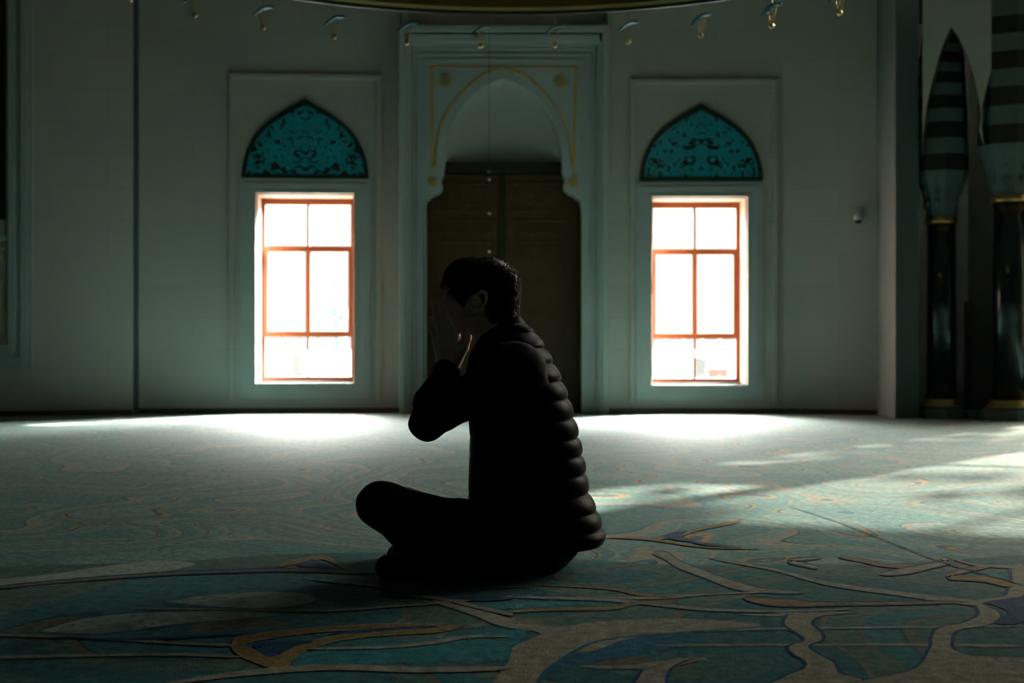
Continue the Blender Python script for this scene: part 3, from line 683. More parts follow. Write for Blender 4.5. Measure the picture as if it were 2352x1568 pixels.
hgt = [(.135, 1), (.13, 1), (.13, .98), (.11, .97), (.105, .95), (.10, .93), (.09, .90), (.08, .88), (.08, .86), (.08, .82), (.08, .78), (.2, .7)]
column(2163, 11.75, 1.0, 965, 507, 396, 0, 'slimmer black marble column with gilt rings standing within the small arch', hgt)
hgt2 = [(.15, 1), (.15, 1), (.15, 1.0), (.14, 1), (.14, 1), (.14, 1), (.14, 1), (.14, 1), (.2, 1)]
column(2322, 11.5, 1.23, 972, 458, 336, 0, 'thicker black marble column with gilt rings at the right edge', hgt2)
# ambulatory behind the arcade
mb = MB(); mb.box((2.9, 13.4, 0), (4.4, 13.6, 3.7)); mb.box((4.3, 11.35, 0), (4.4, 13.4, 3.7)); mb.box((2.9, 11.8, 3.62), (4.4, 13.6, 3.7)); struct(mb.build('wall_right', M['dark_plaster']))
mb = MB(); mb.box((pxx(2222, 13.3), 13.3, 0), (pxx(2290, 13.3), 13.39, pz(693, 13.3))); struct(mb.build('door_2', M['black_stone']))
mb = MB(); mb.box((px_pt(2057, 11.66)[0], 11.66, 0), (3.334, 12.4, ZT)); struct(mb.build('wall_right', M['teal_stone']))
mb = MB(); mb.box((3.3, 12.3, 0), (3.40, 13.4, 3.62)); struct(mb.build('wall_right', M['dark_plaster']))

# ------------------------------------------------------------------ rest of the hall
mb = MB(); mb.box((-7.6, -9, 0), (-7.3, 12, ZT)); struct(mb.build('wall_left', M['rear']))
mb = MB(); mb.box((8.8, -9, 0), (9.1, 9.7, ZT)); struct(mb.build('wall_right', M['rear']))
mb = MB(); mb.box((-7.6, -9.3, 0), (9.1, -9, ZT)); struct(mb.build('wall_front', M['rear']))
mb = MB(); mb.slab([[(-7.6, -9.3), (9.1, -9.3), (9.1, 9.1), (8.6, 9.7), (3.4, 12.0), (2.9, 13.3), (-3.2, 13.3), (-7.6, 12.3)]], ZT, ZT+.3); mb.v = [(a, c, b) for a, b, c in mb.v]; struct(mb.build('ceiling', M['ceiling']))

# ------------------------------------------------------------------ ring chandelier
CR, CYc = 2.45, 6.8; ZR = H+(784-27)/F*(CYc+CR)
ch = empty('ring_chandelier', (0, CYc, ZR)); tag(ch, 'large brass ring chandelier with teal glass drops along the top of the frame', 'chandelier')
cp = [(CR-.02, 0), (CR+.02, 0), (CR+.035, .02), (CR+.035, .30), (CR+.02, .32), (CR-.02, .32), (CR-.035, .30), (CR-.035, .02)]
m_ = MB(); N = 128; vs = [(r_*math.cos(2*math.pi*j/N), r_*math.sin(2*math.pi*j/N), z) for j in range(N) for r_, z in cp]; kk = len(cp)
m_.add(vs, [(j*kk+i, j*kk+(i+1) % kk, ((j+1) % N)*kk+(i+1) % kk, ((j+1) % N)*kk+i) for j in range(N) for i in range(kk)])
m_.build('ring', M['brass'], ch)
m_ = MB(); m_.tube([((CR-.0)*math.cos(2*math.pi*j/N), (CR)*math.sin(2*math.pi*j/N), -.008) for j in range(N)], .014, 6, closed=True); m_.build('rim', M['wood_dark'], ch)
m_ = MB()
for k in range(8):
    a = 2*math.pi*(k+.5)/8; m_.tube([(CR*math.cos(a), CR*math.sin(a), .3), (CR*.25*math.cos(a), CR*.25*math.sin(a), ZT-ZR)], .006, 6)
m_.build('suspension_cable', M['brass'], ch)
proto = None; ND = 32
drop = MB(); L_ = 10
vs = []
for i in range(L_+1):      # a bent leaf of glass
    t = i/L_; w_ = .030*math.sin(math.pi*(t*.9+.06))**.8; x = -.065+.13*t; z = -.015+.055*t+.02*math.sin(math.pi*t)
    vs += [(x, -w_, z+.006), (x, w_, z+.006), (x, w_, z-.006), (x, -w_, z-.006)]
drop.add(vs, [(4*i+j, 4*i+(j+1) % 4, 4*i+4+(j+1) % 4, 4*i+4+j) for i in range(L_) for j in range(4)]+[(0, 1, 2, 3), (4*L_+3, 4*L_+2, 4*L_+1, 4*L_)])
bead = MB(); bead.tube([(0, 0, -.085), (0, 0, 0.13)], .003, 6); bead.tube([(-.028, 0, .0), (-.006, 0, -.075)], .003, 6); bead.tube([(.028, 0, .02), (.006, 0, -.075)], .003, 6)
bead.lathe([(.001, -.018), (.012, -.012), (.017, 0), (.012, .012), (.001, .018)], (0, 0, -.085), 12)
for k in range(ND):
    th = math.pi/2+2*math.pi*(k+.42)/ND
    if k == 0:
        d0 = drop.build('glass_drop', M['teal_glass'], ch, smooth=False); b0 = bead.build('bead', M['brass'], d0, smooth=True); d_ = d0
    else:
        d_ = d0.copy(); COL.objects.link(d_); d_.parent = ch; bb = b0.copy(); COL.objects.link(bb); bb.parent = d_
    d_.location = (CR*math.cos(th), CR*math.sin(th), -.135); d_.rotation_euler = (0, 0, .5*math.sin(th*1.0-1.57)+.25*math.sin(5*th))

# ------------------------------------------------------------------ outdoors
mb = MB(); mb.add([(-60, 12.9, -.12), (60, 12.9, -.12), (60, 120, -.12), (-60, 120, -.12)], [(0, 1, 2, 3)]); struct(mb.build('ground', M['paving']))
def outbox(px, pyt, pyb, w, Y, m, name, label, cat, taper=.0):
    x = pxx(px, Y); zt, w_ = pz(pyt, Y), w/F*Y; root = empty(name, (x, Y, -.12)); tag(root, label, cat)
    m_ = MB(); m_.lathe([(w_*.62*(1-taper), 0), (w_*.70, (zt+.12)*.94)], n=4); m_.build('body', m, root)
    m_ = MB(); m_.lathe([(w_*.74, (zt+.12)*.94), (w_*.74, zt+.12)], n=4); m_.build('rim', m, root)
    root.rotation_euler = (0, 0, R(0))
outbox(687, 815, 862, 28, 22, M['grey_paint'], 'planter_box', 'tapered grey planter box outside, low in the left window', 'planter', .2)
outbox(1609, 820, 870, 26, 22, M['grey_paint'], 'planter_box', 'upright grey planter box outside, low in the right window', 'planter', 0)
outbox(1646, 846, 874, 46, 20, M['orange_paint'], 'barrier_block', 'orange block outside beside the grey planter in the right window', 'barrier', 0)
mb = MB(); mb.lathe([(.16, 0), (.16, .1), (.10, .15), (.09, 1.1), (.13, 1.15), (.13, 1.25)], n=8); o = mb.build('stone_bollard', M['white_paint']); o.location = (pxx(783, 22), 22, -.12); tag(o, 'pale bollard outside, low right in the left window', 'bollard')
def tree(loc, h, rad, nb_, label, seed):
    rng = random.Random(seed); root = empty('tree', loc); tag(root, label, 'tree', 'trees outside the hall')
    m_ = MB(); m_.tube([(0, 0, 0), (.05, .02, h*.4), (0, 0, h*.8)], [.16, .12, .06], 8); m_.build('trunk', M['bark'], root)
    m_ = MB()
    for k in range(nb_):
        while True:
            p = Vector((rng.uniform(-1, 1), rng.uniform(-1, 1), rng.uniform(-1, 1)))
            if p.length < 1: break
        p = Vector((p.x*rad, p.y*rad, h+p.z*rad*.9)); s_ = rng.uniform(.18, .42)
        for q in range(8):
            a = Vector((rng.gauss(0, 1), rng.gauss(0, 1), rng.gauss(0, 1))).normalized(); b = a.orthogonal().normalized(); c = a.cross(b); o_ = p+Vector((rng.gauss(0, 1), rng.gauss(0, 1), rng.gauss(0, .6)))*s_*.5; e_ = s_*.75
            m_.add([o_-b*e_, o_-c*e_*.6, o_+b*e_, o_+c*e_*.6], [(0, 1, 2, 3)])
    m_.build('foliage', M['leaf'], root)
wc = G.world((s0+u1)/2, 0, 3.0); tp = wc+SD*6
tree((tp.x, tp.y, -.12), tp.z, 3.5, 105, 'leafy tree outside beyond the tall side window', 3)

# ================================================================== the praying man
# distance-field sculpting on a regular grid, polygonised with surface nets
LO = np.array([-.47, 3.62, -.01]); HI = np.array([.30, 4.40, .92])
class Grid:
    def __init__(s, h, lo=LO, hi=HI):
        s.h = h; s.lo = np.array(lo, float); s.n = np.ceil((np.array(hi)-s.lo)/h).astype(int)+1
        s.v = np.full(tuple(s.n), 1.0, np.float32)
    def block(s, lo, hi):
        a = np.clip(np.floor((np.array(lo)-s.lo)/s.h).astype(int), 0, s.n); b = np.clip(np.ceil((np.array(hi)-s.lo)/s.h).astype(int)+1, 0, s.n)
        sl = tuple(slice(i, j) for i, j in zip(a, b)); ax = [(s.lo[i]+s.h*np.arange(a[i], b[i])).astype(np.float32) for i in range(3)]
        X, Y, Z = np.meshgrid(*ax, indexing='ij', sparse=True); return sl, X, Y, Z
    def op(s, lo, hi, fn, k=0.0, mode='u'):
        sl, X, Y, Z = s.block(lo, hi)
        if 0 in s.v[sl].shape: return
        d = fn(X, Y, Z).astype(np.float32); o = s.v[sl]
        if mode == 'sub': d = -d; hh = np.clip(.5+.5*(d-o)/max(k, 1e-6), 0, 1); r = o*(1-hh)+d*hh+k*hh*(1-hh); r = np.maximum(r, np.maximum(o, d)) if k == 0 else r
        else:
            if k > 0: hh = np.clip(.5+.5*(o-d)/k, 0, 1); r = o*(1-hh)+d*hh-k*hh*(1-hh)
            else: r = np.minimum(o, d)
        s.v[sl] = r
    def cap(s, a, b, ra, rb, k=.01, g=0.0, flat=None, **kw):
        a = np.array(a, float); b = np.array(b, float); ra += g; rb += g; m = max(ra, rb)+k+3*s.h
        ba = b-a; L2 = float(ba@ba)+1e-12
        def fn(X, Y, Z):
            t = np.clip(((X-a[0])*ba[0]+(Y-a[1])*ba[1]+(Z-a[2])*ba[2])/L2, 0, 1)
            return np.sqrt((X-a[0]-t*ba[0])**2+(Y-a[1]-t*ba[1])**2+(Z-a[2]-t*ba[2])**2)-(ra+(rb-ra)*t)
        s.op(np.minimum(a, b)-m, np.maximum(a, b)+m, fn, k, **kw)
    def ell(s, c, r, rot=0.0, k=.01, g=0.0, rz=0.0, **kw):
        """ellipsoid turned by rot in the x-z plane (side view) and rz round the vertical"""
        c = np.array(c, float); r = np.array(r, float)+g; m = r.max()+k+3*s.h; ca, sa = math.cos(rot), math.sin(rot); cz, sz = math.cos(rz), math.sin(rz)
        def fn(X, Y, Z):
            x = X-c[0]; y = Y-c[1]; z = Z-c[2]; x, y = x*cz+y*sz, -x*sz+y*cz; x, z = x*ca+z*sa, -x*sa+z*ca
            q = np.sqrt((x/r[0])**2+(y/r[1])**2+(z/r[2])**2); q2 = np.sqrt((x/r[0]**2)**2+(y/r[1]**2)**2+(z/r[2]**2)**2)+1e-9
            return q*(q-1)/q2
        s.op(c-m, c+m, fn, k, **kw)
    def mesh(s, name, mt, parent, smooth=True, zmin=None):
        v = s.v
        if zmin is not None:
            Z = (s.lo[2]+s.h*np.arange(s.n[2])).astype(np.float32); v = np.maximum(v, (zmin-Z)[None, None, :])
        v[0] = v[-1] = 1; v[:, 0] = v[:, -1] = 1; v[:, :, 0] = v[:, :, -1] = 1
        ins = v < 0; c = ins[:-1, :-1, :-1].astype(np.int8); c = c.copy(); n = 0
        tot = np.zeros(tuple(np.array(v.shape)-1), np.int8)
        for i in (0, 1):
            for j in (0, 1):
                for l in (0, 1): tot += ins[i:v.shape[0]-1+i, j:v.shape[1]-1+j, l:v.shape[2]-1+l]
        act = (tot > 0) & (tot < 8); idx = np.full(act.shape, -1, np.int32); I, J, K = np.nonzero(act); idx[I, J, K] = np.arange(len(I))
        acc = np.zeros((len(I), 3)); cnt = np.zeros(len(I)); corners = [(i, j, l) for i in (0, 1) for j in (0, 1) for l in (0, 1)]
        for a in corners:
            for ax in range(3):
                if a[ax]: continue
                b = list(a); b[ax] = 1; va = v[I+a[0], J+a[1], K+a[2]]; vb = v[I+b[0], J+b[1], K+b[2]]; m = (va < 0) != (vb < 0)
                t = np.where(m, va/np.where(m, va-vb, 1), 0); p = np.array(a, float)[None, :].repeat(len(I), 0); p[:, ax] += t
                acc += p*m[:, None]; cnt += m
        pos = s.lo+s.h*(np.stack([I, J, K], 1)+acc/cnt[:, None]); quads = []
        for ax in range(3):
            d = [0, 0, 0]; d[ax] = 1; sh = v.shape
            a = ins[:sh[0]-d[0], :sh[1]-d[1], :sh[2]-d[2]]; b = ins[d[0]:, d[1]:, d[2]:]; E_ = np.nonzero(a != b)
            o1, o2 = [(1, 2), (2, 0), (0, 1)][ax]; base = np.stack(E_, 1); sgn = a[E_]
            ok = (base[:, o1] > 0) & (base[:, o2] > 0); base = base[ok]; sgn = sgn[ok]
            def at(q1, q2):
                w = base.copy(); w[:, o1] -= q1; w[:, o2] -= q2; return idx[w[:, 0], w[:, 1], w[:, 2]]
            q = np.stack([at(1, 1), at(0, 1), at(0, 0), at(1, 0)], 1); q[~sgn] = q[~sgn][:, ::-1]; quads.append(q)
        Q = np.concatenate(quads); me = bpy.data.meshes.new(name)
        me.vertices.add(len(pos)); me.vertices.foreach_set('co', pos.astype(np.float32).ravel())
        me.loops.add(Q.size); me.loops.foreach_set('vertex_index', Q.astype(np.int32).ravel())
        me.polygons.add(len(Q)); me.polygons.foreach_set('loop_start', np.arange(0, Q.size, 4, dtype=np.int32)); me.polygons.foreach_set('loop_total', np.full(len(Q), 4, np.int32))
        me.update(calc_edges=True); me.validate(); me.materials.append(mt)
        if smooth: me.polygons.foreach_set('use_smooth', [True]*len(me.polygons))
        o = bpy.data.objects.new(name, me); COL.objects.link(o)
        if parent: o.parent = parent
        return o
YM = 4.0
def mir(p): return (p[0], 2*YM-p[1], p[2])
def Pp(px, py, Y): return tuple(P(px, py, Y))
# torso profile: photo row, front, back, half width in metres
TOR = [(722, 1170, 1196, .045), (742, 1130, 1209, .07), (762, 1108, 1231, .095), (790, 1088, 1251, .145), (820, 1076, 1268, .185), (860, 1070, 1288, .205), (913, 1072, 1309, .21), (957, 1076, 1322, .208), (1003, 1079, 1333, .202), (1043, 1078, 1341, .198),
       (1085, 1076, 1349, .195), (1130, 1076, 1355, .198), (1165, 1074, 1372, .204), (1200, 1074, 1384, .208), (1225, 1074, 1391, .210), (1246, 1076, 1388, .208), (1290, 1080, 1370, .20)]
tz = np.array([H+(784-r[0])/F*YM for r in TOR])[::-1]; tf = np.array([(r[1]-1176)/F*YM for r in TOR])[::-1]; tb = np.array([(r[2]-1176)/F*YM for r in TOR])[::-1]; tw = np.array([r[3] for r in TOR])[::-1]
VAL = np.array([H+(784-y)/F*YM for y in (744, 763, 799, 834, 874, 914, 958, 1002, 1043, 1085, 1130, 1170, 1208, 1246)])[::-1]
def torso_fn(g, quilt, z0, z1, pw=2.5):
    def fn(X, Y, Z):
        zc = Z; f = np.interp(zc, tz, tf); b = np.interp(zc, tz, tb); w = np.interp(zc, tz, tw)
        if quilt:
            i = np.clip(np.searchsorted(VAL, zc), 1, len(VAL)-1); t = np.clip((zc-VAL[i-1])/(VAL[i]-VAL[i-1]), 0, 1)
            bulge = np.sqrt(np.clip(1-(2*t-1)**2, 0, 1))            # rounded tubes of padding
            qd = quilt*(bulge-1)*np.clip(((X-f)/(b-f)-.12)*3, .12, 1)
        else: qd = 0
        c = (f+b)/2; a = (b-f)/2+g+qd; w = w+g+qd
        q = (np.abs((X-c)/a)**pw+np.abs((Y-YM)/w)**pw)**(1/pw); d = (q-1)*np.minimum(a, w)*.9
        return np.maximum(d, np.maximum(Z-z1, z0-Z))
    return fn
def torso(G_, g, quilt, y_top, y_bot, k=0.0):
    z1 = H+(784-y_top)/F*YM; z0 = H+(784-y_bot)/F*YM
    G_.op((-.2, 3.7, z0-.02), (.30, 4.3, z1+.02), torso_fn(g, quilt, z0, z1), k)
# joints (near side; the far side mirrors them)
SH = Pp(1180, 850, 3.835); EL = Pp(981, 971, 3.74); WR = Pp(1026, 846, 3.885)
HIP = Pp(1246, 1246, 3.90); KN = Pp(874, 1158, 3.80); AN = Pp(985, 1285, 4.02)
def arm(G_, g, m, lo_r=(.052, .036, .030), stop=1.0):
    a, b, c = (SH, EL, WR) if not m else (mir(SH), mir(EL), mir(WR))
    a, b, c = map(np.array, (a, b, c)); c = b+(c-b)*stop; mid = (a+b)/2; fm = b+(c-b)*.4+np.array((-.006, 0, 0))
    G_.cap(a, mid, .066, .050, .03, g); G_.cap(mid, b, .050, .040, .02, g); G_.cap(b, fm, .040, .042, .02, g); G_.cap(fm, c, .042, .028, .02, g)
def legs(G_, g, feet=True, k=.03):
    for m in (0, 1):
        T = (lambda p: np.array(mir(p))) if m else (lambda p: np.array(p))
        h, kn = T(HIP), T(KN); an = np.array(AN) if not m else T(AN)
        if m: kn = kn+np.array((.035, .0, -.060)); h = h+np.array((0, 0, -.02)); an = np.array(Pp(990, 1302, 3.86)); 
        mid = h*.5+kn*.5+np.array((0, 0, -.020 if not m else -.026))
        G_.cap(h, mid, .088, .078, k, g); G_.cap(mid, kn, .078, .059, k, g); 
        sm_ = kn*.55+an*.45+np.array((.012, 0, -.004)); G_.cap(kn, sm_, .056, .052, k, g); G_.cap(sm_, an, .052, .036, .02, g)
def shinfold(G_, g, k=.03):
    for m in (0, 1):
        T = (lambda p: np.array(mir(p))) if m else (lambda p: np.array(p))
        G_.cap(T(Pp(945, 1272, 3.84)), T(Pp(1060, 1273, 3.85)), .048, .056, k, g); G_.cap(T(Pp(1060, 1273, 3.85)), T(Pp(1205, 1262, 3.89)), .056, .058, k, g)
def feet(G_, g, k=.012):
    a = np.array(Pp(1000, 1304, 3.86)); b = np.array(Pp(925, 1300, 3.815)); c = np.array(Pp(892, 1303, 3.80))
    G_.cap(a, b, .036, .036, k, g); G_.cap(b, c, .036, .032, k, g)
    G_.cap(a, a+np.array((.045, .01, 0)), .034, .030, k, g)
    a = np.array(AN); b = a+np.array((-.07, .09, -.005)); c = a+np.array((-.10, .14, -.008))
    G_.cap(a, b, .036, .034, k, g); G_.cap(b, c, .034, .028, k, g)
def hips(G_, g, k=.03): G_.ell(Pp(1262, 1204, 4.0), (.098, .180, .112), .45, k, g)
# head frame: tilt of the face towards the palms
HC = Pp(1098, 680, YM); TILT = R(-20)
def hd(dx_, dy_, dz_):      # head-local (forward = -x) -> world
    ca, sa = math.cos(TILT), math.sin(TILT)
    x, z = dx_*ca-dz_*sa, dx_*sa+dz_*ca
    return (HC[0]+x, HC[1]+dy_, HC[2]+z)
def skull(G_, g=0.0):
    G_.ell(hd(.012, 0, .020), (.094, .074, .080), -TILT, .02, g)
    G_.ell(hd(.042, 0, -.005), (.062, .066, .068), -TILT, .02, g)
    G_.ell(hd(-.035, 0, .018), (.062, .064, .068), -TILT, .02, g)
def head(G_):
    skull(G_)
    G_.ell(hd(-.040, 0, -.052), (.052, .058, .070), -TILT, .025)
    G_.ell(hd(-.050, 0, -.105), (.034, .040, .026), -TILT, .025)          # chin
    G_.cap(hd(.012, -.052, -.070), hd(-.045, -.026, -.112), .018, .018, .025); G_.cap(hd(.012, .052, -.070), hd(-.045, .026, -.112), .018, .018, .025)  # jaw
    G_.cap(hd(-.088, 0, -.022), hd(-.108, 0, -.058), .009, .013, .014); G_.cap(hd(-.100, -.013, -.064), hd(-.100, .013, -.064), .009, .009, .008)     # nose
    G_.cap(hd(-.088, -.030, -.006), hd(-.088, .030, -.006), .009, .009, .016)                                      # brow
    for s_ in (-1, 1):
        G_.ell(hd(-.092, s_*.031, -.026), (.014, .018, .012), 0, .012, mode='sub')
        G_.ell(hd(-.080, s_*.031, -.027), (.0125, .014, .0125), 0, .004)
        G_.ell(hd(-.068, s_*.045, -.055), (.022, .020, .020), 0, .02)     # cheek
        # ear: disc, rim, hollow, lobe
        e = lambda a, b, c: hd(a, s_*b, c)
        G_.ell(e(.010, .077, -.020), (.016, .007, .028), -TILT+.15, .008)
        rim = [(.001, .086, .004), (.008, .091, .015), (.020, .093, .013), (.027, .092, .0), (.027, .090, -.014), (.020, .087, -.028), (.012, .084, -.038)]
        for a, b in zip(rim[:-1], rim[1:]): G_.cap(e(*a), e(*b), .0046, .0046, .003)
        G_.ell(e(.009, .081, -.043), (.007, .005, .009), 0, .005)
        G_.ell(e(.012, .089, -.012), (.009, .006, .014), -TILT, .003, mode='sub')
        G_.ell(e(.010, .087, -.024), (.008, .009, .008), -TILT, .003, mode='sub')
        G_.cap(e(-.002, .083, -.018), e(-.002, .083, -.026), .005, .005, .004)   # tragus
    G_.cap(hd(-.096, -.020, -.086), hd(-.096, .020, -.086), .006, .006, .006); G_.cap(hd(-.094, -.016, -.096), hd(-.094, .016, -.096), .0065, .0065, .006)  # lips
    # neck
    G_.cap(hd(.040, 0, -.045), Pp(1165, 800, YM), .058, .064, .03); G_.cap(Pp(1165, 800, YM), Pp(1180, 860, YM), .064, .08, .04)
FING = {  # photo points of one hand: knuckle, middle joint, end joint, tip ; depth ; radii
    'index': ([(1042, 770, 3.894), (1031, 735, 3.899), (1021, 711, 3.908), (1013, 694, 3.918)], (.0105, .0092, .0084, .0072)),
    'middle': ([(1026, 766, 3.889), (1016, 727, 3.893), (1009, 704, 3.905), (1004, 686, 3.920)], (.0107, .0094, .0085, .0073)),
    'ring': ([(1011, 769, 3.892), (1003, 735, 3.897), (1000, 715, 3.910), (999, 698, 3.924)], (.0102, .0088, .0080, .0068)),
    'little': ([(999, 781, 3.902), (993, 758, 3.908), (990, 744, 3.915), (989, 731, 3.922)], (.0092, .0078, .0070, .0060)),
    'thumb': ([(1044, 828, 3.885), (1060, 800, 3.880), (1069, 775, 3.884), (1071, 757, 3.892)], (.0150, .0125, .0108, .0088))}
def hand(G_, m):
    T = (lambda p: np.array(mir(p))) if m else (lambda p: np.array(p))
    wr = T(Pp(1023, 842, 3.888)); w2 = wr+np.array((.004, 0, 0.0))
    G_.cap(T(WR)+np.array((-.004, 0, -.03)), wr, .027, .0255, .02); 
    for nm, (pts, rr) in FING.items():
        pts = [T(Pp(*p)) for p in pts]
        if nm != 'thumb':
            G_.cap(wr+(pts[0]-wr)*.12, pts[0], .0165, rr[0]+.0012, .014)
        else: G_.cap(wr+np.array((.006, 0, .004)), pts[0], .019, rr[0], .016)
        for i in range(3): G_.cap(pts[i], pts[i+1], rr[i], rr[i+1], .0022)
        G_.ell(pts[1], (rr[1]*1.12,)*3, 0, .002)
    # webbing between the thumb and the index knuckle
    a = T(Pp(1046, 800, 3.889)); G_.cap(a, T(Pp(1038, 782, 3.892)), .010, .010, .016)

person = empty('person', (0, YM, 0)); tag(person, 'person sitting cross-legged on the carpet, face in hands, in black quilted vest', 'person')
def par(o): o.parent = person; o.matrix_parent_inverse = Matrix.Translation((0, -YM, 0)); return o
skin = mat('skin', (.74, .51, .44), .5, noise_s=30, noise_a=.08, bump=.08, bump_s=160)
skin.node_tree.nodes['Principled BSDF'].inputs['Subsurface Weight'].default_value = 0
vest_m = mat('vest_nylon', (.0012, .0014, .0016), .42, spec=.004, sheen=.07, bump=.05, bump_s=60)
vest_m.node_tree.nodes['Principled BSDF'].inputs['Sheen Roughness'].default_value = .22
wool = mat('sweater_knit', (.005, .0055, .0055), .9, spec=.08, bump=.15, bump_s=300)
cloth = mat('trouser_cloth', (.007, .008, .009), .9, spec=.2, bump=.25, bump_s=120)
sockm = mat('sock_knit', (.008, .008, .009), .95, spec=.2)
hairm = mat('dark_hair', (.010, .008, .007), .55, spec=.15)
# body
g = Grid(.0028)
torso(g, -.030, 0, 745, 1190); hips(g, -.014); legs(g, -.012); feet(g, -.004)
for m in (0, 1): arm(g, -.010, m)
head(g)
for m in (0, 1): hand(g, m)
par(g.mesh('body', skin, None, zmin=.004)); del g
# trousers
g = Grid(.0036); legs(g, 0); hips(g, 0); shinfold(g, 0)
def wr_noise(o, amp, sc, seed=0):      # soft folds in the cloth
    me = o.data; co = np.empty(len(me.vertices)*3, np.float32); me.vertices.foreach_get('co', co); no = np.empty_like(co); me.vertices.foreach_get('normal', no)
    co = co.reshape(-1, 3); no = no.reshape(-1, 3); p = co*sc+seed
    f = np.sin(p[:, 0]*1.0+1.7*np.sin(p[:, 2]*1.3+p[:, 1]*.4))*.5+np.sin(p[:, 2]*1.7+1.2*np.sin(p[:, 0]*.9+p[:, 1]*1.1))*.5
    co += no*(f*amp)[:, None]; co[:, 2] = np.maximum(co[:, 2], .002); me.vertices.foreach_set('co', co.ravel()); me.update()
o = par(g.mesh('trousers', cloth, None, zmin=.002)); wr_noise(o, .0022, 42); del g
g = Grid(.0036); feet(g, .003); par(g.mesh('socks', sockm, None, zmin=.002)); del g
# sweater: sleeves, body and cuffs
g = Grid(.0036)
torso(g, -.012, 0, 775, 1158)
for m in (0, 1):
    arm(g, .004, m, stop=.93)
    c = np.array(WR if not m else mir(WR)); e = np.array(EL if not m else mir(EL)); d_ = (c-e)/np.linalg.norm(c-e); q = e+(c-e)*.93
    g.cap(q-d_*.012, q+d_*.004, .0345, .0335, .006)
    sh = np.array(SH if not m else mir(SH)); g.ell(sh+np.array((.01, 0, -.005)), (.075, .055, .075), 0, .03)
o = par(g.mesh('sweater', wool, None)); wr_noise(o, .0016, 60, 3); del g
# quilted vest with stand-up collar
g = Grid(.0030)
torso(g, 0, .0125, 742, 1247)
for m in (0, 1):      # armholes
    sh = np.array(SH if not m else mir(SH))
    g.cap(sh+np.array((-.01, (-.0 if not m else .0), -.01)), sh+np.array((-.13, (-.14 if not m else .14), -.07)), .071, .071, .006, mode='sub')
# collar
cb = np.array(Pp(1192, 727, YM)); cf = np.array(Pp(1084, 815, YM)); cc = (cb+cf)/2; ud = (cb-cf); ra_ = np.linalg.norm(ud)/2; ud = ud/np.linalg.norm(ud); wd = np.array((-ud[2], 0, ud[0])); 
if wd[2] < 0: wd = -wd
def collar(X, Y, Z):
    x = X-cc[0]; y = Y-cc[1]; z = Z-cc[2]; u = x*ud[0]+z*ud[2]; w = x*wd[0]+z*wd[2]
    A_ = ra_-.008; B_ = .074; q = np.sqrt((u/A_)**2+(y/B_)**2)+1e-6; rd = (q-1)*np.minimum(A_, B_)
    dx_ = np.abs(rd)-.006; dw = np.abs(w+.026)-.026
    return np.sqrt(np.maximum(dx_, 0)**2+np.maximum(dw, 0)**2)+np.minimum(np.maximum(dx_, dw), 0)-.005
g.op(cc-np.array((.13, .11, .13)), cc+np.array((.13, .11, .13)), collar, .006)
g.cap(hd(.034, 0, -.04), Pp(1160, 800, YM), .064, .064, .004, mode='sub')
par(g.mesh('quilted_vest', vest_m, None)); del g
# hair: a close cap cut along the hairline, plus short strands
HL = [(990, 640), (992, 666), (1004, 668), (1018, 660), (1032, 660), (1044, 684), (1052, 702), (1062, 718), (1070, 702), (1080, 682), (1092, 674), (1108, 680), (1114, 705), (1120, 728), (1140, 748), (1168, 756), (1200, 742), (1215, 640), (1180, 560), (1000, 560)]
HLw = np.array([[(a-1176)/F*YM, H+(784-b)/F*YM] for a, b in HL])
def poly_sd(x, z):
    inside = np.zeros(np.broadcast(x, z).shape, bool); dmin = np.full(inside.shape, 1e9); n = len(HLw)
    for i in range(n):
        a, b = HLw[i], HLw[(i+1) % n]; ex, ez = b-a; px_ = x-a[0]; pz_ = z-a[1]; t = np.clip((px_*ex+pz_*ez)/(ex*ex+ez*ez), 0, 1)
        dmin = np.minimum(dmin, (px_-ex*t)**2+(pz_-ez*t)**2)
        cnd = ((a[1] > z) != (b[1] > z)) & (x < (b[0]-a[0])*(z-a[1])/(b[1]-a[1]+1e-12)+a[0]); inside ^= cnd
    return np.where(inside, -1, 1)*np.sqrt(dmin)
g = Grid(.0028, (-.26, 3.88, .60), (.06, 4.12, .92)); skull(g, .009)
g.cap(hd(.055, 0, -.03), Pp(1160, 770, YM), .062, .060, .02)
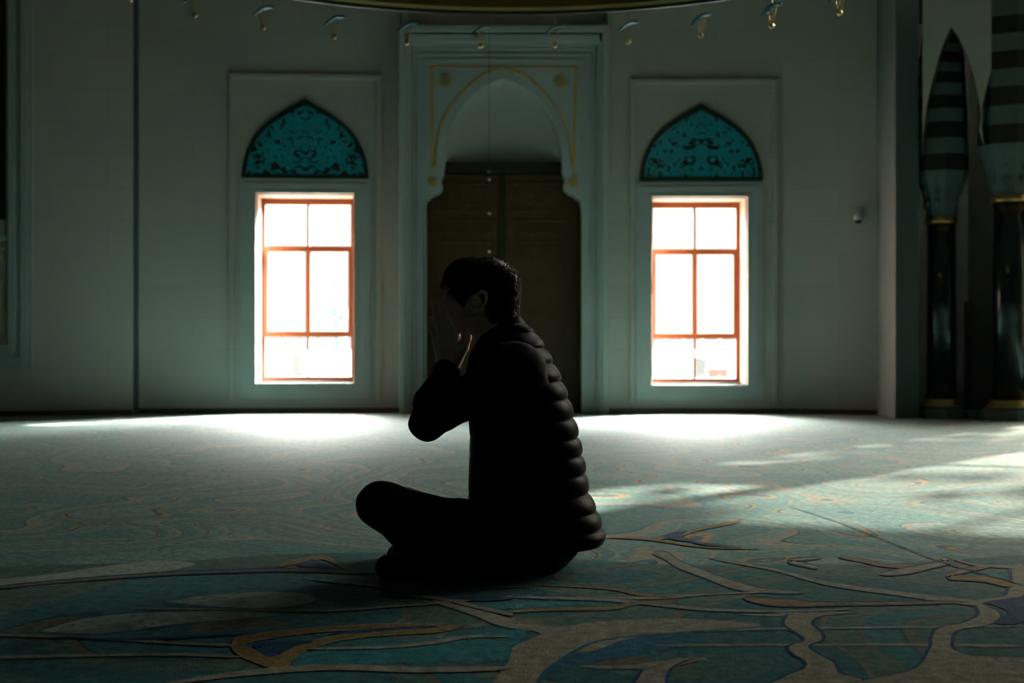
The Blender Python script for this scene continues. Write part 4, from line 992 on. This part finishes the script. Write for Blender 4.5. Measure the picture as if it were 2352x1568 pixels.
X = (g.lo[0]+g.h*np.arange(g.n[0]))[:, None]; Z = (g.lo[2]+g.h*np.arange(g.n[2]))[None, :]
sd = poly_sd(X+0*Z, Z+0*X)+.0025*np.sin(X*900)*np.sin(Z*700); g.v = np.maximum(g.v, sd[:, None, :].astype(np.float32))
hair = par(g.mesh('hair', hairm, None)); del g
rng = np.random.RandomState(5); me = hair.data; nv = len(me.vertices); co = np.empty(nv*3, np.float32); me.vertices.foreach_get('co', co); co = co.reshape(-1, 3); no = np.empty(nv*3, np.float32); me.vertices.foreach_get('normal', no); no = no.reshape(-1, 3)
crown = np.array(hd(.035, 0, .095)); hcv = np.array(HC)
out = np.linalg.norm(co-hcv, axis=1); pick = rng.choice(nv, 5200, replace=False); vs = []; fs = []
for i in pick:
    p = co[i]; n_ = no[i]
    if n_@(p-hcv) < .02: continue
    flow = p-crown; flow -= n_*(flow@n_); L_ = np.linalg.norm(flow)+1e-6; flow /= L_; flow += rng.normal(0, .22, 3); 
    ln = rng.uniform(.008, .016)*(1.4 if (p[0] < HC[0]-.07 and p[2] < HC[2]+.05) else 1); sd_ = np.cross(flow, n_); sd_ /= np.linalg.norm(sd_)+1e-9; w_ = rng.uniform(.0006, .0011)
    tip = p+flow*ln+n_*rng.uniform(.0008, .0035); mid = p+flow*ln*.5+n_*.0022; k = len(vs)
    vs += [p+sd_*w_-n_*.001, p-sd_*w_-n_*.001, p+n_*w_, mid+sd_*w_*.8, mid-sd_*w_*.8, mid+n_*w_, tip]
    fs += [(k, k+1, k+4, k+3), (k+1, k+2, k+5, k+4), (k+2, k, k+3, k+5), (k+3, k+4, k+6), (k+4, k+5, k+6), (k+5, k+3, k+6)]
sm_ = bpy.data.meshes.new('hair_strands'); sm_.from_pydata([tuple(v) for v in vs], [], fs); bm = bmesh.new(); bm.from_mesh(me); bm.from_mesh(sm_); bm.to_mesh(me); bm.free(); bpy.data.meshes.remove(sm_)
me.polygons.foreach_set('use_smooth', [True]*len(me.polygons))
